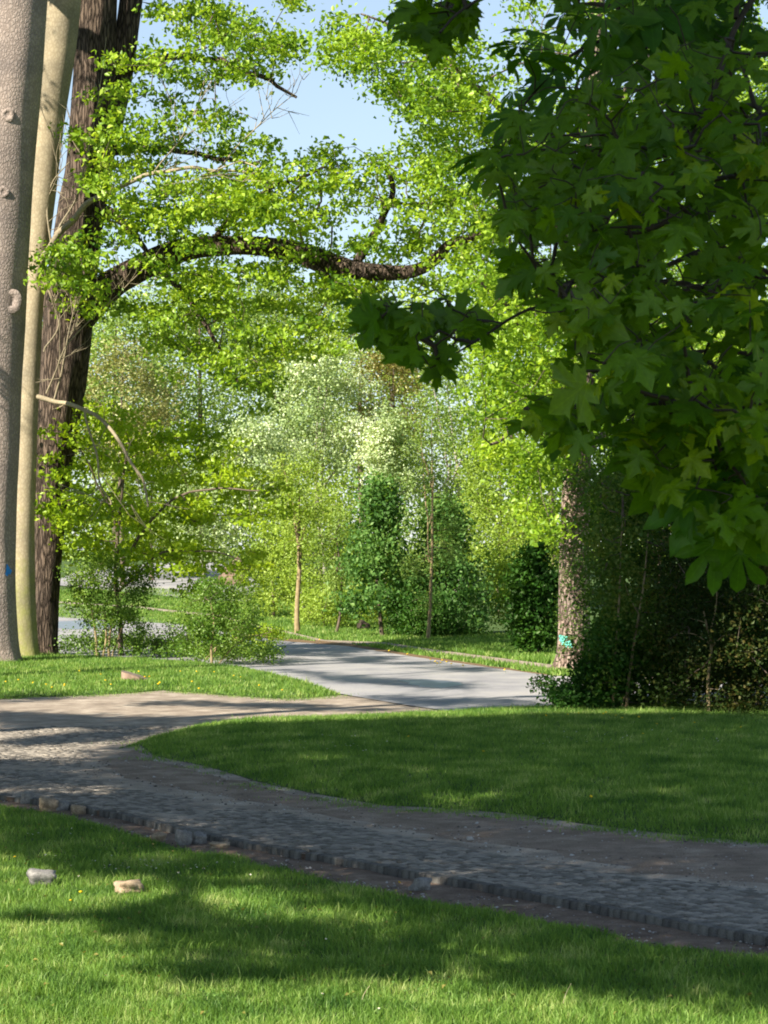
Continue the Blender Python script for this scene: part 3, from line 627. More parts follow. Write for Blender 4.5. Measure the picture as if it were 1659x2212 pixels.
# the oak
Yo = 77.0
P, R = pth([(88, 1428, 36), (92, 1380, 30), (103, 1200, 31), (114, 1000, 42), (136, 800, 50), (150, 640, 52), (172, 480, 50), (190, 380, 48), (202, 200, 46), (207, 0, 44), (215, -300, 36)], Yo)
lim = pth([(150, 700, 44), (200, 655, 35), (245, 612, 31), (300, 582, 29), (370, 548, 27), (450, 532, 22), (560, 532, 20), (660, 550, 23), (760, 582, 20), (880, 588, 15), (940, 560, 13), (975, 525, 10), (1040, 512, 8), (1100, 500, 6)], Yo, Yo-5)
st2 = pth([(190, 400, 30), (232, 300, 26), (262, 150, 26), (283, 0, 25), (310, -200, 22)], Yo+.4)
lb = [lim, st2, pth([(215, 445, 10), (245, 462, 9), (280, 498, 8), (305, 530, 6), (320, 560, 4)], Yo-.8, Yo-2),
      pth([(265, 150, 12), (400, 120, 8), (520, 150, 6), (640, 210, 3)], Yo, Yo-4), pth([(225, 330, 10), (330, 320, 7), (450, 340, 5), (560, 350, 3)], Yo, Yo-3),
      pth([(760, 582, 11), (800, 520, 9), (835, 450, 7), (845, 400, 6), (825, 355, 3)], Yo-3, Yo-4), pth([(640, 548, 8), (700, 600, 6), (760, 660, 4), (800, 720, 2)], Yo-3, Yo-5),
      pth([(300, -150, 16), (450, -120, 10), (600, -60, 7), (760, -20, 4)], Yo, Yo-6), pth([(330, 565, 9), (400, 640, 6), (470, 740, 4), (520, 840, 2)], Yo-1, Yo-5),
      pth([(450, 532, 8), (520, 450, 6), (600, 400, 4), (700, 360, 3)], Yo-2, Yo-3)]
regs = [([(235, 95), (330, 80), (420, 110), (470, 210), (600, 320), (620, 480), (400, 480), (230, 430), (130, 340)], 130),
        ([(310, 0), (640, 0), (640, 90), (590, 180), (480, 190), (420, 90), (330, 50)], 64), ([(300, -400), (1300, -400), (1300, -20), (300, -20)], 90),
        ([(120, 480), (400, 430), (620, 360), (700, 320), (860, 310), (1080, 340), (1090, 600), (1000, 640), (760, 660), (600, 620), (400, 630), (300, 560), (250, 540), (200, 700), (110, 640)], 310),
        ([(250, 650), (600, 610), (800, 650), (790, 740), (640, 790), (560, 890), (500, 850), (400, 830), (260, 720)], 95), ([(60, 560), (120, 500), (230, 560), (120, 640)], 10)]
C = []
for pl, n in regs:
    s2 = sample(pl, n); C.append(wp(s2[:, 0], s2[:, 1], RNG.uniform(69, 79, len(s2))))
C = np.vstack(C)
lx = np.array([200, 245, 300, 370, 450, 560, 660, 760, 880, 940, 1040]); ly = np.array([655, 612, 582, 548, 532, 532, 550, 582, 588, 560, 512]); qx, qy, _ = proj(C)
near_ = (np.abs(qy-np.interp(qx, lx, ly)) < 38) & (qx > 200) & (qx < 1000) & (RNG.random(len(C)) < 0.6); C[near_] *= ((80+RNG.uniform(0, 3, near_.sum()))/C[near_][:, 1])[:, None]*np.array([1, 1, 0]) + np.array([0, 0, 1])
C[near_, 2] = H + (C[near_, 2]-H)*1.06
make_tree('oak_tree', 'massive old oak with dark furrowed trunk and a mossy limb arching right over the road', 'tree', (P[0][0], Yo, 0), [(P, R)] + lb, C, (M['oak_bark'], M['oak']), leaf=0.2, per=60, crad=0.55, flat=0.42,
          sides=36, rough=0.09, ridges=11, r_tip=0.007, twigmat=M['twig'], flare=0.3)

# tall tree at the right, trunk behind the shrubs
Yr = 68.5
P, R = pth([(1236, 1455, 38), (1240, 1400, 34), (1240, 1250, 33), (1243, 1100, 30), (1250, 950, 28), (1262, 700, 26), (1275, 400, 22), (1290, 0, 17), (1300, -300, 10)], Yr)
lr = [pth([(1262, 650, 14), (1180, 420, 11), (1090, 245, 9), (1000, 160, 6), (880, 70, 4), (780, 30, 2)], Yr, Yr-3), pth([(1255, 900, 10), (1160, 760, 7), (1090, 650, 5), (1040, 600, 3)], Yr, Yr-3),
      pth([(1250, 980, 8), (1140, 930, 5), (1060, 960, 3)], Yr, Yr-4), pth([(1290, 300, 12), (1420, 100, 8), (1550, -60, 5)], Yr, Yr+2), pth([(1270, 600, 10), (1400, 480, 7), (1560, 420, 5)], Yr, Yr+3),
      pth([(1250, 1000, 8), (1380, 860, 6), (1500, 800, 3)], Yr, Yr+3)]
regs = [([(650, 60), (850, 10), (1000, 40), (1100, 250), (1060, 300), (960, 260), (870, 215), (760, 170), (740, 200), (700, 110)], 110), ([(880, 230), (1110, 240), (1150, 560), (1000, 560), (870, 300)], 55),
        ([(1010, 600), (1130, 560), (1240, 600), (1240, 960), (1220, 1180), (1130, 1120), (1050, 960), (1020, 840)], 190), ([(1030, 0), (1400, -100), (1660, 0), (1660, 800), (1300, 900), (1100, 400)], 170), ([(1300, 700), (1660, 700), (1660, 1150), (1300, 1150)], 60)]
C = []
for pl, n in regs:
    s2 = sample(pl, n); C.append(wp(s2[:, 0], s2[:, 1], RNG.uniform(62, 74, len(s2))))
T5 = make_tree('lime_tree', 'tall tree with a rugged pink-brown trunk behind the dark shrubs, teal paint on its foot', 'tree', (P[0][0], Yr, 0), [(P, R)] + lr, np.vstack(C), (M['pine_bark'], M['lime']), leaf=0.18, per=80, crad=0.58,
               sides=32, rough=0.08, ridges=9, r_tip=0.007, twigmat=M['twig'], flare=0.25)
tr5 = [c for c in T5.children if c.name.startswith('trunk')][0]
teal = solid('teal_paint', [(0.3, (0.08, 0.4, 0.33)), (0.7, (0.16, 0.55, 0.45))], 12)
paint_patch(1216, 1378, 10, 6, tr5, T5, teal, 2, True); paint_patch(1226, 1390, 13, 8, tr5, T5, teal, 4, True)
# ivy-like shoots over the lime trunk
s2 = sample([(1200, 980), (1275, 980), (1275, 1420), (1205, 1420)], 130); C = wp(s2[:, 0], s2[:, 1], RNG.uniform(67.2, 67.9, 130))
V, Fc, rn = leaves(clumped(C, 22, 0.22, 1.0), 0.08); part('foliage', V, Fc, M['shrub'], T5, rnd=rn)

# ============================================================= MIDDLE AND BACKGROUND TREES
def bgtree(name, label, px, Y, ell, n, mats, leaf=0.13, per=60, crad=0.6, trunk=None, shape='ell', lean=0, group=None, cat='tree', flat=0.7, seedz=0, bare=0, tw=None, r_tip=0.008, up=0.5, hollow=0.35, droop=0.0):
    """ell: (cx, cy, rx, ry) picture measures of the crown"""
    leaf *= 1.32; per = int(per*1.25); cx, cy, rx, ry = ell; x0 = (px-CX)/F*Y; base = np.array([x0, Y, float(terrain(x0, Y))-0.05])
    c = wp(cx, cy, Y); a = rx*Y/F; b = ry*Y/F; pts = []
    while len(pts) < n:
        v = RNG.normal(size=3); v /= np.linalg.norm(v); r = RNG.uniform(hollow, 1)**0.6
        lump = 1 + 0.5*noise.noise(Vector(v*2.2) + Vector((px, Y, seedz)))
        q = v*r*lump
        if shape == 'cone':
            k = RNG.random(); h = 1-2*k; rad = (k**0.95)*(0.95 if k < 0.88 else 0.8)
            th = RNG.uniform(0, 6.283); rr = rad*RNG.uniform(0.3, 1)**0.5*(1+0.75*noise.noise(Vector((math.cos(th)*2, h*4, math.sin(th)*2+px))))
            q = np.array([math.cos(th)*rr, math.sin(th)*rr, h])
        pts.append(c + q*np.array([a, min(a, 6.0), b]))
    pts = np.array(pts); pts = pts[pts[:, 2] > base[2]+0.25]
    tr = trunk or 6; top = c + np.array([0, 0, b*0.65]); mid = (base+top)/2 + np.array([lean, 0, 0]) + RNG.normal(size=3)*0.15
    rr = tr*Y/F; P = np.array([base, base*0.7+mid*0.3+RNG.normal(size=3)*0.05, mid, top]); R = np.array([rr, rr*0.82, rr*0.65, rr*0.15])
    lb = []
    for q in range(bare):
        t = RNG.uniform(0.35, 0.8); s0 = base*(1-t)+top*t; e = pts[RNG.integers(len(pts))]; lb.append((np.array([s0, (s0+e)/2+np.array([0, 0, 0.3]), e]), np.array([rr*0.4, rr*0.28, rr*0.1])))
    return make_tree(name, label, cat, base, [(P, R)] + lb, pts, mats, leaf=leaf, per=per, crad=crad, flat=flat, r_tip=r_tip, group=group, sides=10, rough=0.04, up=up, out_w=0.5, twigmat=tw or M['twig'], flare=0.2, droop=droop)

B = M['twig']; PB = M['pale_bark']
# far wall
bgtree('grey_green_tree', 'pale grey-green tree far behind the oak trunk at the left', 250, 150, (250, 830, 150, 190), 100, (B, M['grey']), 0.2, 70, 1.2, 7)
bgtree('willow_tree', 'yellowish willow with fine drooping twigs beyond the left lawn', 265, 128, (265, 880, 110, 160), 90, (B, M['willow']), 0.15, 60, 0.8, 6, droop=2)
bgtree('tall_tree', 'hazy greyish tall tree far off under the oak limb, left one', 430, 158, (430, 800, 150, 250), 130, (B, M['grey']), 0.2, 70, 1.3, 8)
bgtree('tall_tree', 'hazy greyish tall tree far off under the oak limb, right one with grey top', 620, 160, (600, 720, 150, 150), 110, (B, M['grey']), 0.2, 60, 1.2, 8, bare=6)
bgtree('tall_tree', 'broad pale tree behind the silver poplar', 780, 155, (780, 850, 160, 240), 130, (B, M['pale']), 0.19, 70, 1.3, 8)
bgtree('copper_tree', 'ochre brown budding tree standing right of the silver poplar', 850, 125, (850, 880, 75, 170), 85, (B, M['ochre']), 0.13, 70, 0.7, 6, bare=4)
bgtree('willow_tree', 'tall pale willow with a slanting limb right of the copper tree', 985, 118, (965, 980, 105, 230), 110, (PB, M['grey']), 0.12, 80, 0.8, 6, bare=5, lean=0.4)
bgtree('willow_tree', 'pale yellow-green willow behind the dark conical trees', 1080, 112, (1080, 1090, 95, 220), 100, (B, M['pale']), 0.12, 85, 0.75, 6, bare=3)
bgtree('poplar_tree', 'white silver-leaved poplar, tallest pale crown in the middle', 700, 122, (690, 900, 115, 175), 120, (PB, M['silver']), 0.14, 95, 0.75, 7, bare=7, lean=-0.3)
bgtree('poplar_tree', 'white silver-leaved poplar leaning left with a dome of pale leaves', 660, 114, (560, 1010, 95, 110), 85, (PB, M['silver']), 0.13, 90, 0.7, 6, bare=5, lean=0.6)
bgtree('poplar_tree', 'narrow silver-leaved poplar just left of the dark conical tree', 835, 116, (840, 1000, 55, 125), 60, (PB, M['silver']), 0.13, 90, 0.6, 5, bare=3)
bgtree('birch_tree', 'slim pale-stemmed tree amid silvery leaves left of the poplars', 440, 118, (440, 1110, 80, 110), 60, (PB, M['silver']), 0.13, 70, 0.7, 6, bare=2)
bgtree('leafy_tree', 'light green bushy tree beyond the road behind the thin pale trunk', 700, 108, (690, 1200, 110, 150), 110, (B, M['pale']), 0.11, 90, 0.7, 5, bare=3)
bgtree('leafy_tree', 'light green bushy tree beyond the road left of the brown heap', 330, 132, (330, 1080, 130, 130), 90, (B, M['pale']), 0.14, 80, 0.9, 5)
bgtree('leafy_tree', 'light green bushy tree just right of the brown heap', 590, 110, (585, 1230, 60, 110), 60, (B, M['pale']), 0.11, 85, 0.6, 4, bare=2)
bgtree('leafy_tree', 'pale green bush between the dark conical tree and the thin sapling', 890, 104, (860, 1290, 90, 90), 80, (B, M['pale']), 0.1, 80, 0.6, 4)
bgtree('leafy_tree', 'yellow-green tree behind the small dark green horse chestnut by the rugged trunk', 1140, 98, (1130, 1250, 80, 160), 90, (B, M['pale']), 0.1, 95, 0.6, 4)
# young trees with visible stems
bgtree('young_tree', 'young tree with a straight tan trunk on the verge, crown thin and pale', 643, 98.2, (645, 1100, 62, 130), 60, (M['stem'], M['pale']), 0.09, 70, 0.5, 6.5, bare=4)
bgtree('young_tree', 'young tree with a thin dark trunk left of the dark conical one', 725, 97, (725, 1205, 38, 90), 34, (B, M['grey']), 0.09, 60, 0.45, 3.5, bare=2)
bgtree('conical_tree', 'dark green conical young tree with a thin bare lower trunk', 826, 94, (818, 1180, 84, 140), 75, (B, M['mid']), 0.15, 90, 0.65, 5, shape='cone', bare=2)
bgtree('young_tree', 'tall thin pale sapling with airy crown in front of the dark broad bush', 925, 90, (932, 1090, 60, 250), 55, (M['stem'], M['grey']), 0.08, 60, 0.5, 4.5, bare=5)
bgtree('dark_bush_tree', 'broad dark green bushy tree reaching the ground behind the thin sapling', 955, 95, (960, 1245, 118, 150), 120, (B, M['mid']), 0.15, 90, 0.65, 5, hollow=0.5, shape='cone')
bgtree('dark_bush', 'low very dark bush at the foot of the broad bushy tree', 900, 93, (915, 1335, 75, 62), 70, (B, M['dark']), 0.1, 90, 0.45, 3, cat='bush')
bgtree('dark_bush', 'small pale bush low on the verge right of the tan trunk', 700, 103, (700, 1310, 60, 45), 40, (B, M['pale']), 0.1, 70, 0.5, 2, cat='bush')
# right background, seen through the shrubs and maple
for i, (px, Y, ell, m, lab) in enumerate([(1330, 96, (1330, 960, 130, 250), 'lime', 'bright green tree far behind the rugged trunk and shrubs, near the trunk'), (1500, 100, (1500, 900, 140, 260), 'pale', 'bright green tree behind the shrubs, mostly hidden by maple leaves'),
                                     (1640, 92, (1640, 850, 120, 280), 'lime', 'bright green tree at the right frame edge behind the maple'), (1430, 110, (1430, 450, 170, 320), 'lime', 'tall bright tree glimpsed through the maple leaves'),
                                     (1200, 125, (1190, 700, 140, 300), 'lime', 'tall sunny tree behind the right-hand rugged trunk'), (1620, 115, (1620, 300, 150, 300), 'oak', 'tall bright tree behind the upper right maple leaves'),
                                     (1850, 100, (1850, 800, 150, 400), 'lime', 'tall tree beyond the right frame edge')]):
    bgtree('leafy_tree', lab, px, Y, ell, 120, (B, M[m]), 0.15, 80, 0.85, 8)
# far wood closes the view
s2 = np.vstack([sample([(-500, 640), (200, 600), (700, 640), (1200, 560), (2200, 500), (2200, 1250), (-500, 1250)], 2300), sample([(-500, 1080), (2200, 1080), (2200, 1250), (-500, 1250)], 500)]); Yw = RNG.uniform(185, 215, 2800)
V, Fc, rn = leaves(clumped(wp(s2[:, 0], s2[:, 1], Yw), 45, 2.2, 0.8), 0.42)
tag(part('far_wood', V, Fc, M['grey'], rnd=rn), 'far-off wood closing the view behind all the park trees', 'wood', kind='stuff')

# dark chestnut bush with white flower candles
T = bgtree('chestnut_bush', 'dark green young horse chestnut with drooping leaves beside the rugged trunk', 1160, 78, (1160, 1290, 50, 130), 90, (B, M['dark']), 0.14, 80, 0.4, 4, cat='tree')
white = solid('white_petals', [(0.3, (0.6, 0.58, 0.5)), (0.7, (0.8, 0.78, 0.72))], 20)

# ============================================================= LEFT LOW TREE AND SHRUBS
Yh = 76.5
x0, y0 = gp(300, 1432); C = []
for pl, n in [([(85, 890), (200, 870), (330, 900), (480, 940), (600, 1040), (640, 1110), (560, 1130), (400, 1120), (250, 1130), (80, 1130)], 165), ([(140, 1080), (300, 1080), (440, 1130), (450, 1180), (420, 1210), (350, 1220), (170, 1220), (130, 1170)], 50), ([(250, 1180), (450, 1170), (560, 1190), (560, 1270), (400, 1290), (260, 1270)], 26), ([(75, 1040), (120, 1100), (100, 1200), (75, 1120)], 6)]:
    s2 = sample(pl, n); C.append(wp(s2[:, 0], s2[:, 1], RNG.uniform(73.8, 80, n)))
P, R = pth([(262, 1420, 6), (258, 1330, 5), (250, 1250, 4.5), (255, 1150, 4), (270, 1000, 2.5)], Yh)
lb = [pth([(250, 1250, 4), (330, 1120, 3), (430, 1060, 2.4), (560, 1060, 1.6)], Yh, Yh-3), pth([(255, 1150, 3), (200, 1020, 2), (150, 930, 1.5)], Yh, Yh-1), pth([(252, 1280, 3), (340, 1200, 2.4), (440, 1190, 1.8), (520, 1210, 1.4)], Yh, Yh-3)]
make_tree('hornbeam_tree', 'low bright green spreading tree right of the oak trunk, its boughs over the road', 'tree', (*P[0][:2], 0), [(P, R)] + lb, np.vstack(C), (M['twig'], M['hornbeam']), leaf=0.19, per=60, crad=0.55, flat=0.38, r_tip=0.006, rough=0.04, twigmat=M['twig'])

def shrub(name, label, pxs, basey, region, n, mat, leaf, per, crad, stems, depth, stemmat=None, spread=1.0, stem_r=2.0, cat='shrub', group=None):
    b0 = gp(np.mean(pxs), basey); T = thing(name, label, cat, (b0[0], b0[1], 0), group)
    s2 = sample(region, n); Y = b0[1]; C = wp(s2[:, 0], s2[:, 1], Y + RNG.uniform(-depth, depth, n)); C = C[C[:, 2] > 0.05]
    net = []
    for pts in stems:
        P, R = pth(pts, Y - (depth*0.72 if depth > 1.5 else random.uniform(-0.3, 0.3))); P[0, 2] = min(P[0, 2], -0.02) if pts[0][1] >= basey-12 else P[0, 2]; V, Fc, Cc, r = limb(P, R, 8, 5, 0.1, seed=len(net), kink=0.35); part('stem', V, Fc, stemmat or M['stem'], T, smooth=True); net.append(Cc)
    if not net:
        for px in pxs:
            P = np.array([[(px-CX)/F*Y, Y, 0], [(px-CX)/F*Y+random.uniform(-.2, .2), Y, 0.5]]); net.append(P)
    A, B_, ra, rb = skeleton(np.vstack(net), C, 0.005); V, Fc = tubes(A, B_, ra, rb, 4); tag(part('branches', V, Fc, M['twig'], T), kind='stuff')
    V, Fc, rn = leaves(clumped(C, int(per*1.5), crad, 0.7), leaf*1.15); tag(part('foliage', V, Fc, mat, T, rnd=rn), kind='stuff'); return T
shrub('shrub', 'dense green shrub with several tan stems right of the oak trunk', [222, 262], 1418, [(140, 1230), (230, 1190), (330, 1230), (330, 1330), (290, 1380), (200, 1360), (145, 1310)], 85, M['bush'], 0.08, 75, 0.3,
      [[(210, 1420, 3), (208, 1380, 2.5), (200, 1330, 2), (190, 1280, 1)], [(222, 1420, 2.5), (228, 1370, 2), (225, 1310, 1)], [(236, 1422, 3), (238, 1370, 2.4), (246, 1320, 1.4), (270, 1280, 1)], [(242, 1420, 2), (262, 1360, 1.6), (290, 1300, 1)]], 1.2)
shrub('shrub', 'loose green shrub with a single thin stem near the tip of the sunny lawn', [458], 1436, [(370, 1320), (430, 1250), (520, 1250), (560, 1330), (520, 1395), (440, 1385)], 75, M['bush'], 0.08, 70, 0.3,
      [[(458, 1438, 3), (457, 1400, 2.5), (462, 1350, 2), (455, 1300, 1)], [(462, 1410, 1.5), (490, 1370, 1.3), (530, 1345, 1)], [(470, 1430, 1.5), (520, 1385, 1.2), (585, 1365, .8)]], 1.2)
shrub('shrub', 'arching light shrub trailing yellow-green sprays over the road edge', [430], 1425, [(500, 1370), (560, 1350), (620, 1370), (580, 1395), (520, 1390)], 16, M['hornbeam'], 0.07, 40, 0.22, [[(440, 1428, 1.5), (480, 1390, 1.3), (540, 1372, 1), (600, 1380, .7)]], 1.0)
s2 = sample([(120, 1400), (300, 1392), (560, 1408), (620, 1440), (480, 1436), (300, 1428), (130, 1420)], 300); g_ = gp(s2[:, 0], s2[:, 1])
V, Fc, rn = leaves(clumped(np.column_stack([g_, RNG.uniform(0.1, 0.5, 300)]), 40, 0.3, 0.8), 0.09); tag(part('undergrowth', V, Fc, M['bush'], rnd=rn), 'weedy undergrowth along the near edge of the road', 'undergrowth', kind='stuff')
s2 = sample([(280, 1350), (400, 1345), (520, 1370), (560, 1400), (440, 1412), (300, 1405)], 50); C = wp(s2[:, 0], s2[:, 1], 72.2)
shrub('shrub', 'low ragged bush between the stumps by the road edge', [360, 400], 1420, [(290, 1360), (430, 1345), (500, 1400), (440, 1420), (300, 1415)], 40, M['bush'], 0.07, 45, 0.3, [], 0.8)

# stumps
wood_dark = solid('weathered_wood', [(0.3, (0.05, 0.04, 0.03)), (0.7, (0.14, 0.11, 0.08))], 5, bump=0.8, bscale=20, stretch=(3, 3, 0.6))
cut = solid('cut_wood', [(0.3, (0.13, 0.10, 0.075)), (0.7, (0.26, 0.2, 0.15))], 8, bump=0.4, bscale=30)
def stump(label, px, py, w, h, mat=None, tilt=0.0, group=None):
    b = gp(px, py); Y = b[1]; r = w*Y/F/2; hh = h*Y/F; T = thing('stump', label, 'stump', (b[0], Y, 0), group)
    n = 20; V = []; prof = [(1.2, -0.05), (1.05, 0.12), (0.98, 0.5), (0.95, 1.0)]
    for rr, z in prof:
        for k in range(n):
            a = 2*math.pi*k/n; q = rr*(1+0.07*math.sin(5*a+px)+0.05*math.sin(2*a)); V.append((b[0]+math.cos(a)*r*q, Y+math.sin(a)*r*q, z*hh + (tilt*math.cos(a)*r if z == 1.0 else 0)))
    Fq = [[i*n+k, i*n+(k+1) % n, (i+1)*n+(k+1) % n, (i+1)*n+k] for i in range(3) for k in range(n)]
    part('bark', np.array(V), np.array(Fq), mat or wood_dark, T, smooth=True)
    top = V[-n:]; c = np.mean(top, 0)+[0, 0, 0.01]; V2 = [c] + [tuple(np.array(p)+[0, 0, 0.002]) for p in top]
    part('cut_face', np.array(V2), np.array([[0, k+1, (k+1) % n+1] for k in range(n)]), cut, T)
stump('broad low cut stump in the sunny left lawn near the path', 290, 1474, 60, 17, solid('stump_bark', [(0.3, (0.14, 0.09, 0.06)), (0.7, (0.32, 0.22, 0.16))], 6, bump=0.7, bscale=18), tilt=-0.3)
stump('dark short stump among the weeds, left of three by the road', 296, 1413, 20, 36)
stump('dark short stump among the weeds, middle of three by the road', 342, 1413, 17, 34)
stump('thin dark stump among the weeds, right of three by the road', 402, 1418, 14, 30)
b = gt(785, 1358); T = thing('dark_stump', 'black rotten stump on the far verge left of the conical tree trunk', 'stump', b)
V, Fc, _, _ = limb([b-[0, 0, .1], b+[0, 0, .15], b+[.02, 0, .3], b+[.05, 0, .36]], [0.36, 0.3, 0.24, 0.02], 12, 3, 0.25, seed=4); part('wood', V, Fc, M['dark_twig'], T, smooth=True)
# brown heap beyond the road
b = gt(500, 1262); T = thing('rubble_heap', 'brown heap of earth and rubble on the far yard behind the shrubs', 'heap', b); q = b[1]/F
V = []; n = 26
for k in range(9):
    t = k/8; rr = (36*(1-t)**0.8+6)*q if k < 8 else 0.01
    for s_ in range(n):
        a = 2*math.pi*s_/n; w_ = 1+0.35*noise.noise(Vector((math.cos(a)*2, math.sin(a)*2, t*4))); V.append((b[0]+math.cos(a)*rr*w_+t*14*q, b[1]+math.sin(a)*rr*w_*0.8, b[2]-0.2+t*66*q*(1+0.1*noise.noise(Vector((a, t, 3))))))
part('earth', np.array(V), np.array([[k*n+s_, k*n+(s_+1) % n, (k+1)*n+(s_+1) % n, (k+1)*n+s_] for k in range(8) for s_ in range(n)]), dark_dirt, T)

# ============================================================= RIGHT SHRUBS
Ys_ = 1545
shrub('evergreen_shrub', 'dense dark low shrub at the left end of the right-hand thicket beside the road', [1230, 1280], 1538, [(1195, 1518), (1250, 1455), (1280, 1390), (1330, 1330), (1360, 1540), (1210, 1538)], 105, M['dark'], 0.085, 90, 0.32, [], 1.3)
shrub('tall_shrub', 'tall green shrub with two pale leaning stems', [1325, 1355], 1536, [(1270, 1000), (1390, 880), (1460, 1050), (1440, 1300), (1430, 1530), (1290, 1530), (1270, 1250)], 170, M['shrub'], 0.085, 60, 0.42,
      [[(1323, 1540, 3.4), (1326, 1470, 3), (1332, 1380, 2.6), (1338, 1250, 2), (1345, 1120, 1.2)], [(1352, 1540, 4), (1358, 1470, 3.4), (1368, 1400, 3), (1382, 1320, 2.6), (1392, 1250, 2), (1400, 1150, 1)], [(1338, 1538, 2), (1350, 1500, 1.6)], [(1382, 1330, 1.6), (1360, 1290, 1), (1350, 1260, .7)]], 1.6)
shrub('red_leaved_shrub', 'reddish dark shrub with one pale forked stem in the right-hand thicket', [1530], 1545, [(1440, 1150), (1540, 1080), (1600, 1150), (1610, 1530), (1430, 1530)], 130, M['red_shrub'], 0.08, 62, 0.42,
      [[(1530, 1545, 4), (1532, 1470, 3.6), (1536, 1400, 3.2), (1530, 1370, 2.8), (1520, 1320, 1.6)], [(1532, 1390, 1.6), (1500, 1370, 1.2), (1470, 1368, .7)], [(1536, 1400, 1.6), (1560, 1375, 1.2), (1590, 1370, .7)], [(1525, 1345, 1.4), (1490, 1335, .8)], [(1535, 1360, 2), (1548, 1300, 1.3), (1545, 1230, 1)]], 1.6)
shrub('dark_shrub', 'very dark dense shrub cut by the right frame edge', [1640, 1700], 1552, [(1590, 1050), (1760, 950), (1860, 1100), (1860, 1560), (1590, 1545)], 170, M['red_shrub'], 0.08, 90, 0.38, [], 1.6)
shrub('back_shrub', 'dark green shrub standing behind the pale stems at the right', [1460, 1560], 1518, [(1290, 1060), (1420, 950), (1700, 880), (1800, 1500), (1300, 1500)], 330, M['dark'], 0.11, 80, 0.5, [], 1.6)
shrub('overhanging_spray', 'sparse dark leafy spray reaching left over the road', [1222], 1530, [(1152, 1470), (1190, 1462), (1225, 1490), (1200, 1502), (1165, 1492)], 14, M['dark'], 0.08, 22, 0.16, [[(1228, 1532, 2), (1222, 1505, 1.8), (1195, 1482, 1.4), (1160, 1472, .8)]], 0.6)

# ============================================================= NEAR MAPLE AND CHESTNUT
half = [(0.0, 0.0), (0.09, -0.1), (0.33, -0.2), (0.33, -0.07), (0.52, -0.03), (0.43, 0.07), (0.33, 0.15), (0.52, 0.19), (0.74, 0.22), (0.68, 0.33), (0.86, 0.5), (0.62, 0.47), (0.55, 0.6), (0.42, 0.5), (0.2, 0.4), (0.24, 0.6), (0.4, 0.72), (0.24, 0.76), (0.17, 0.9), (0.0, 1.1)]
OUT = half + [(-x, y) for x, y in half[-2:0:-1]]
def leaf_template(curl, seed):
    pts = [(0.0, 0.22)] + OUT; V = []
    for x, y in pts:
        r2 = x*x+(y-0.25)**2
        V.append((x, y, -curl*r2 - 0.10*abs(x)*0 + 0.10*abs(x) + 0.05*math.sin(7*x+seed)*math.cos(5*y+seed)))
    n = len(OUT); return np.array(V), np.array([[0, i+1, (i+1) % n+1] for i in range(n)]), np.array(pts)
def chestnut_template(seed):
    V, Fq, U = [], [], []
    for a, L in [(-2.0, .55), (-1.3, .78), (-0.62, .95), (0, 1.0), (0.62, .95), (1.3, .78), (2.0, .55)]:
        prof = [(0.05, 0.01), (0.35, 0.09), (0.62, 0.165), (0.82, 0.14), (1.0, 0.0)]; k0 = len(V)
        for t, w in prof:
            for sd in (-1, 0, 1):
                x, y = sd*w*L, t*L; z = -0.28*t*t*L + abs(sd)*w*0.35; V.append((x*math.cos(a)+y*math.sin(a), -x*math.sin(a)+y*math.cos(a), z)); U.append((x*1.0, y))
        for i in range(4):
            for j in range(2):
                q = k0+i*3+j; Fq += [[q, q+1, q+4], [q, q+4, q+3]]
    return np.array(V), np.array(Fq), np.array(U)
MT = [leaf_template(c, s_) for c, s_ in ((0.25, 0), (0.45, 2), (0.1, 4), (0.6, 5))]; CT = [chestnut_template(0)]
MM = [mesh('maple_leaf', t[0], t[1], M['maple'], rnd=np.full(len(t[1]), 0.25*i), uv=t[2]) for i, t in enumerate(MT)]
CM = [mesh('chestnut_leaf', t[0], t[1], M['chestnut'], rnd=np.full(len(t[1]), 0.4), uv=t[2]) for t in CT]
def leaf_frame(nrm, tip):
    nrm = nrm/np.linalg.norm(nrm); y = tip - nrm*np.dot(tip, nrm); y /= np.linalg.norm(y); x = np.cross(y, nrm); return np.column_stack([x, y, nrm])
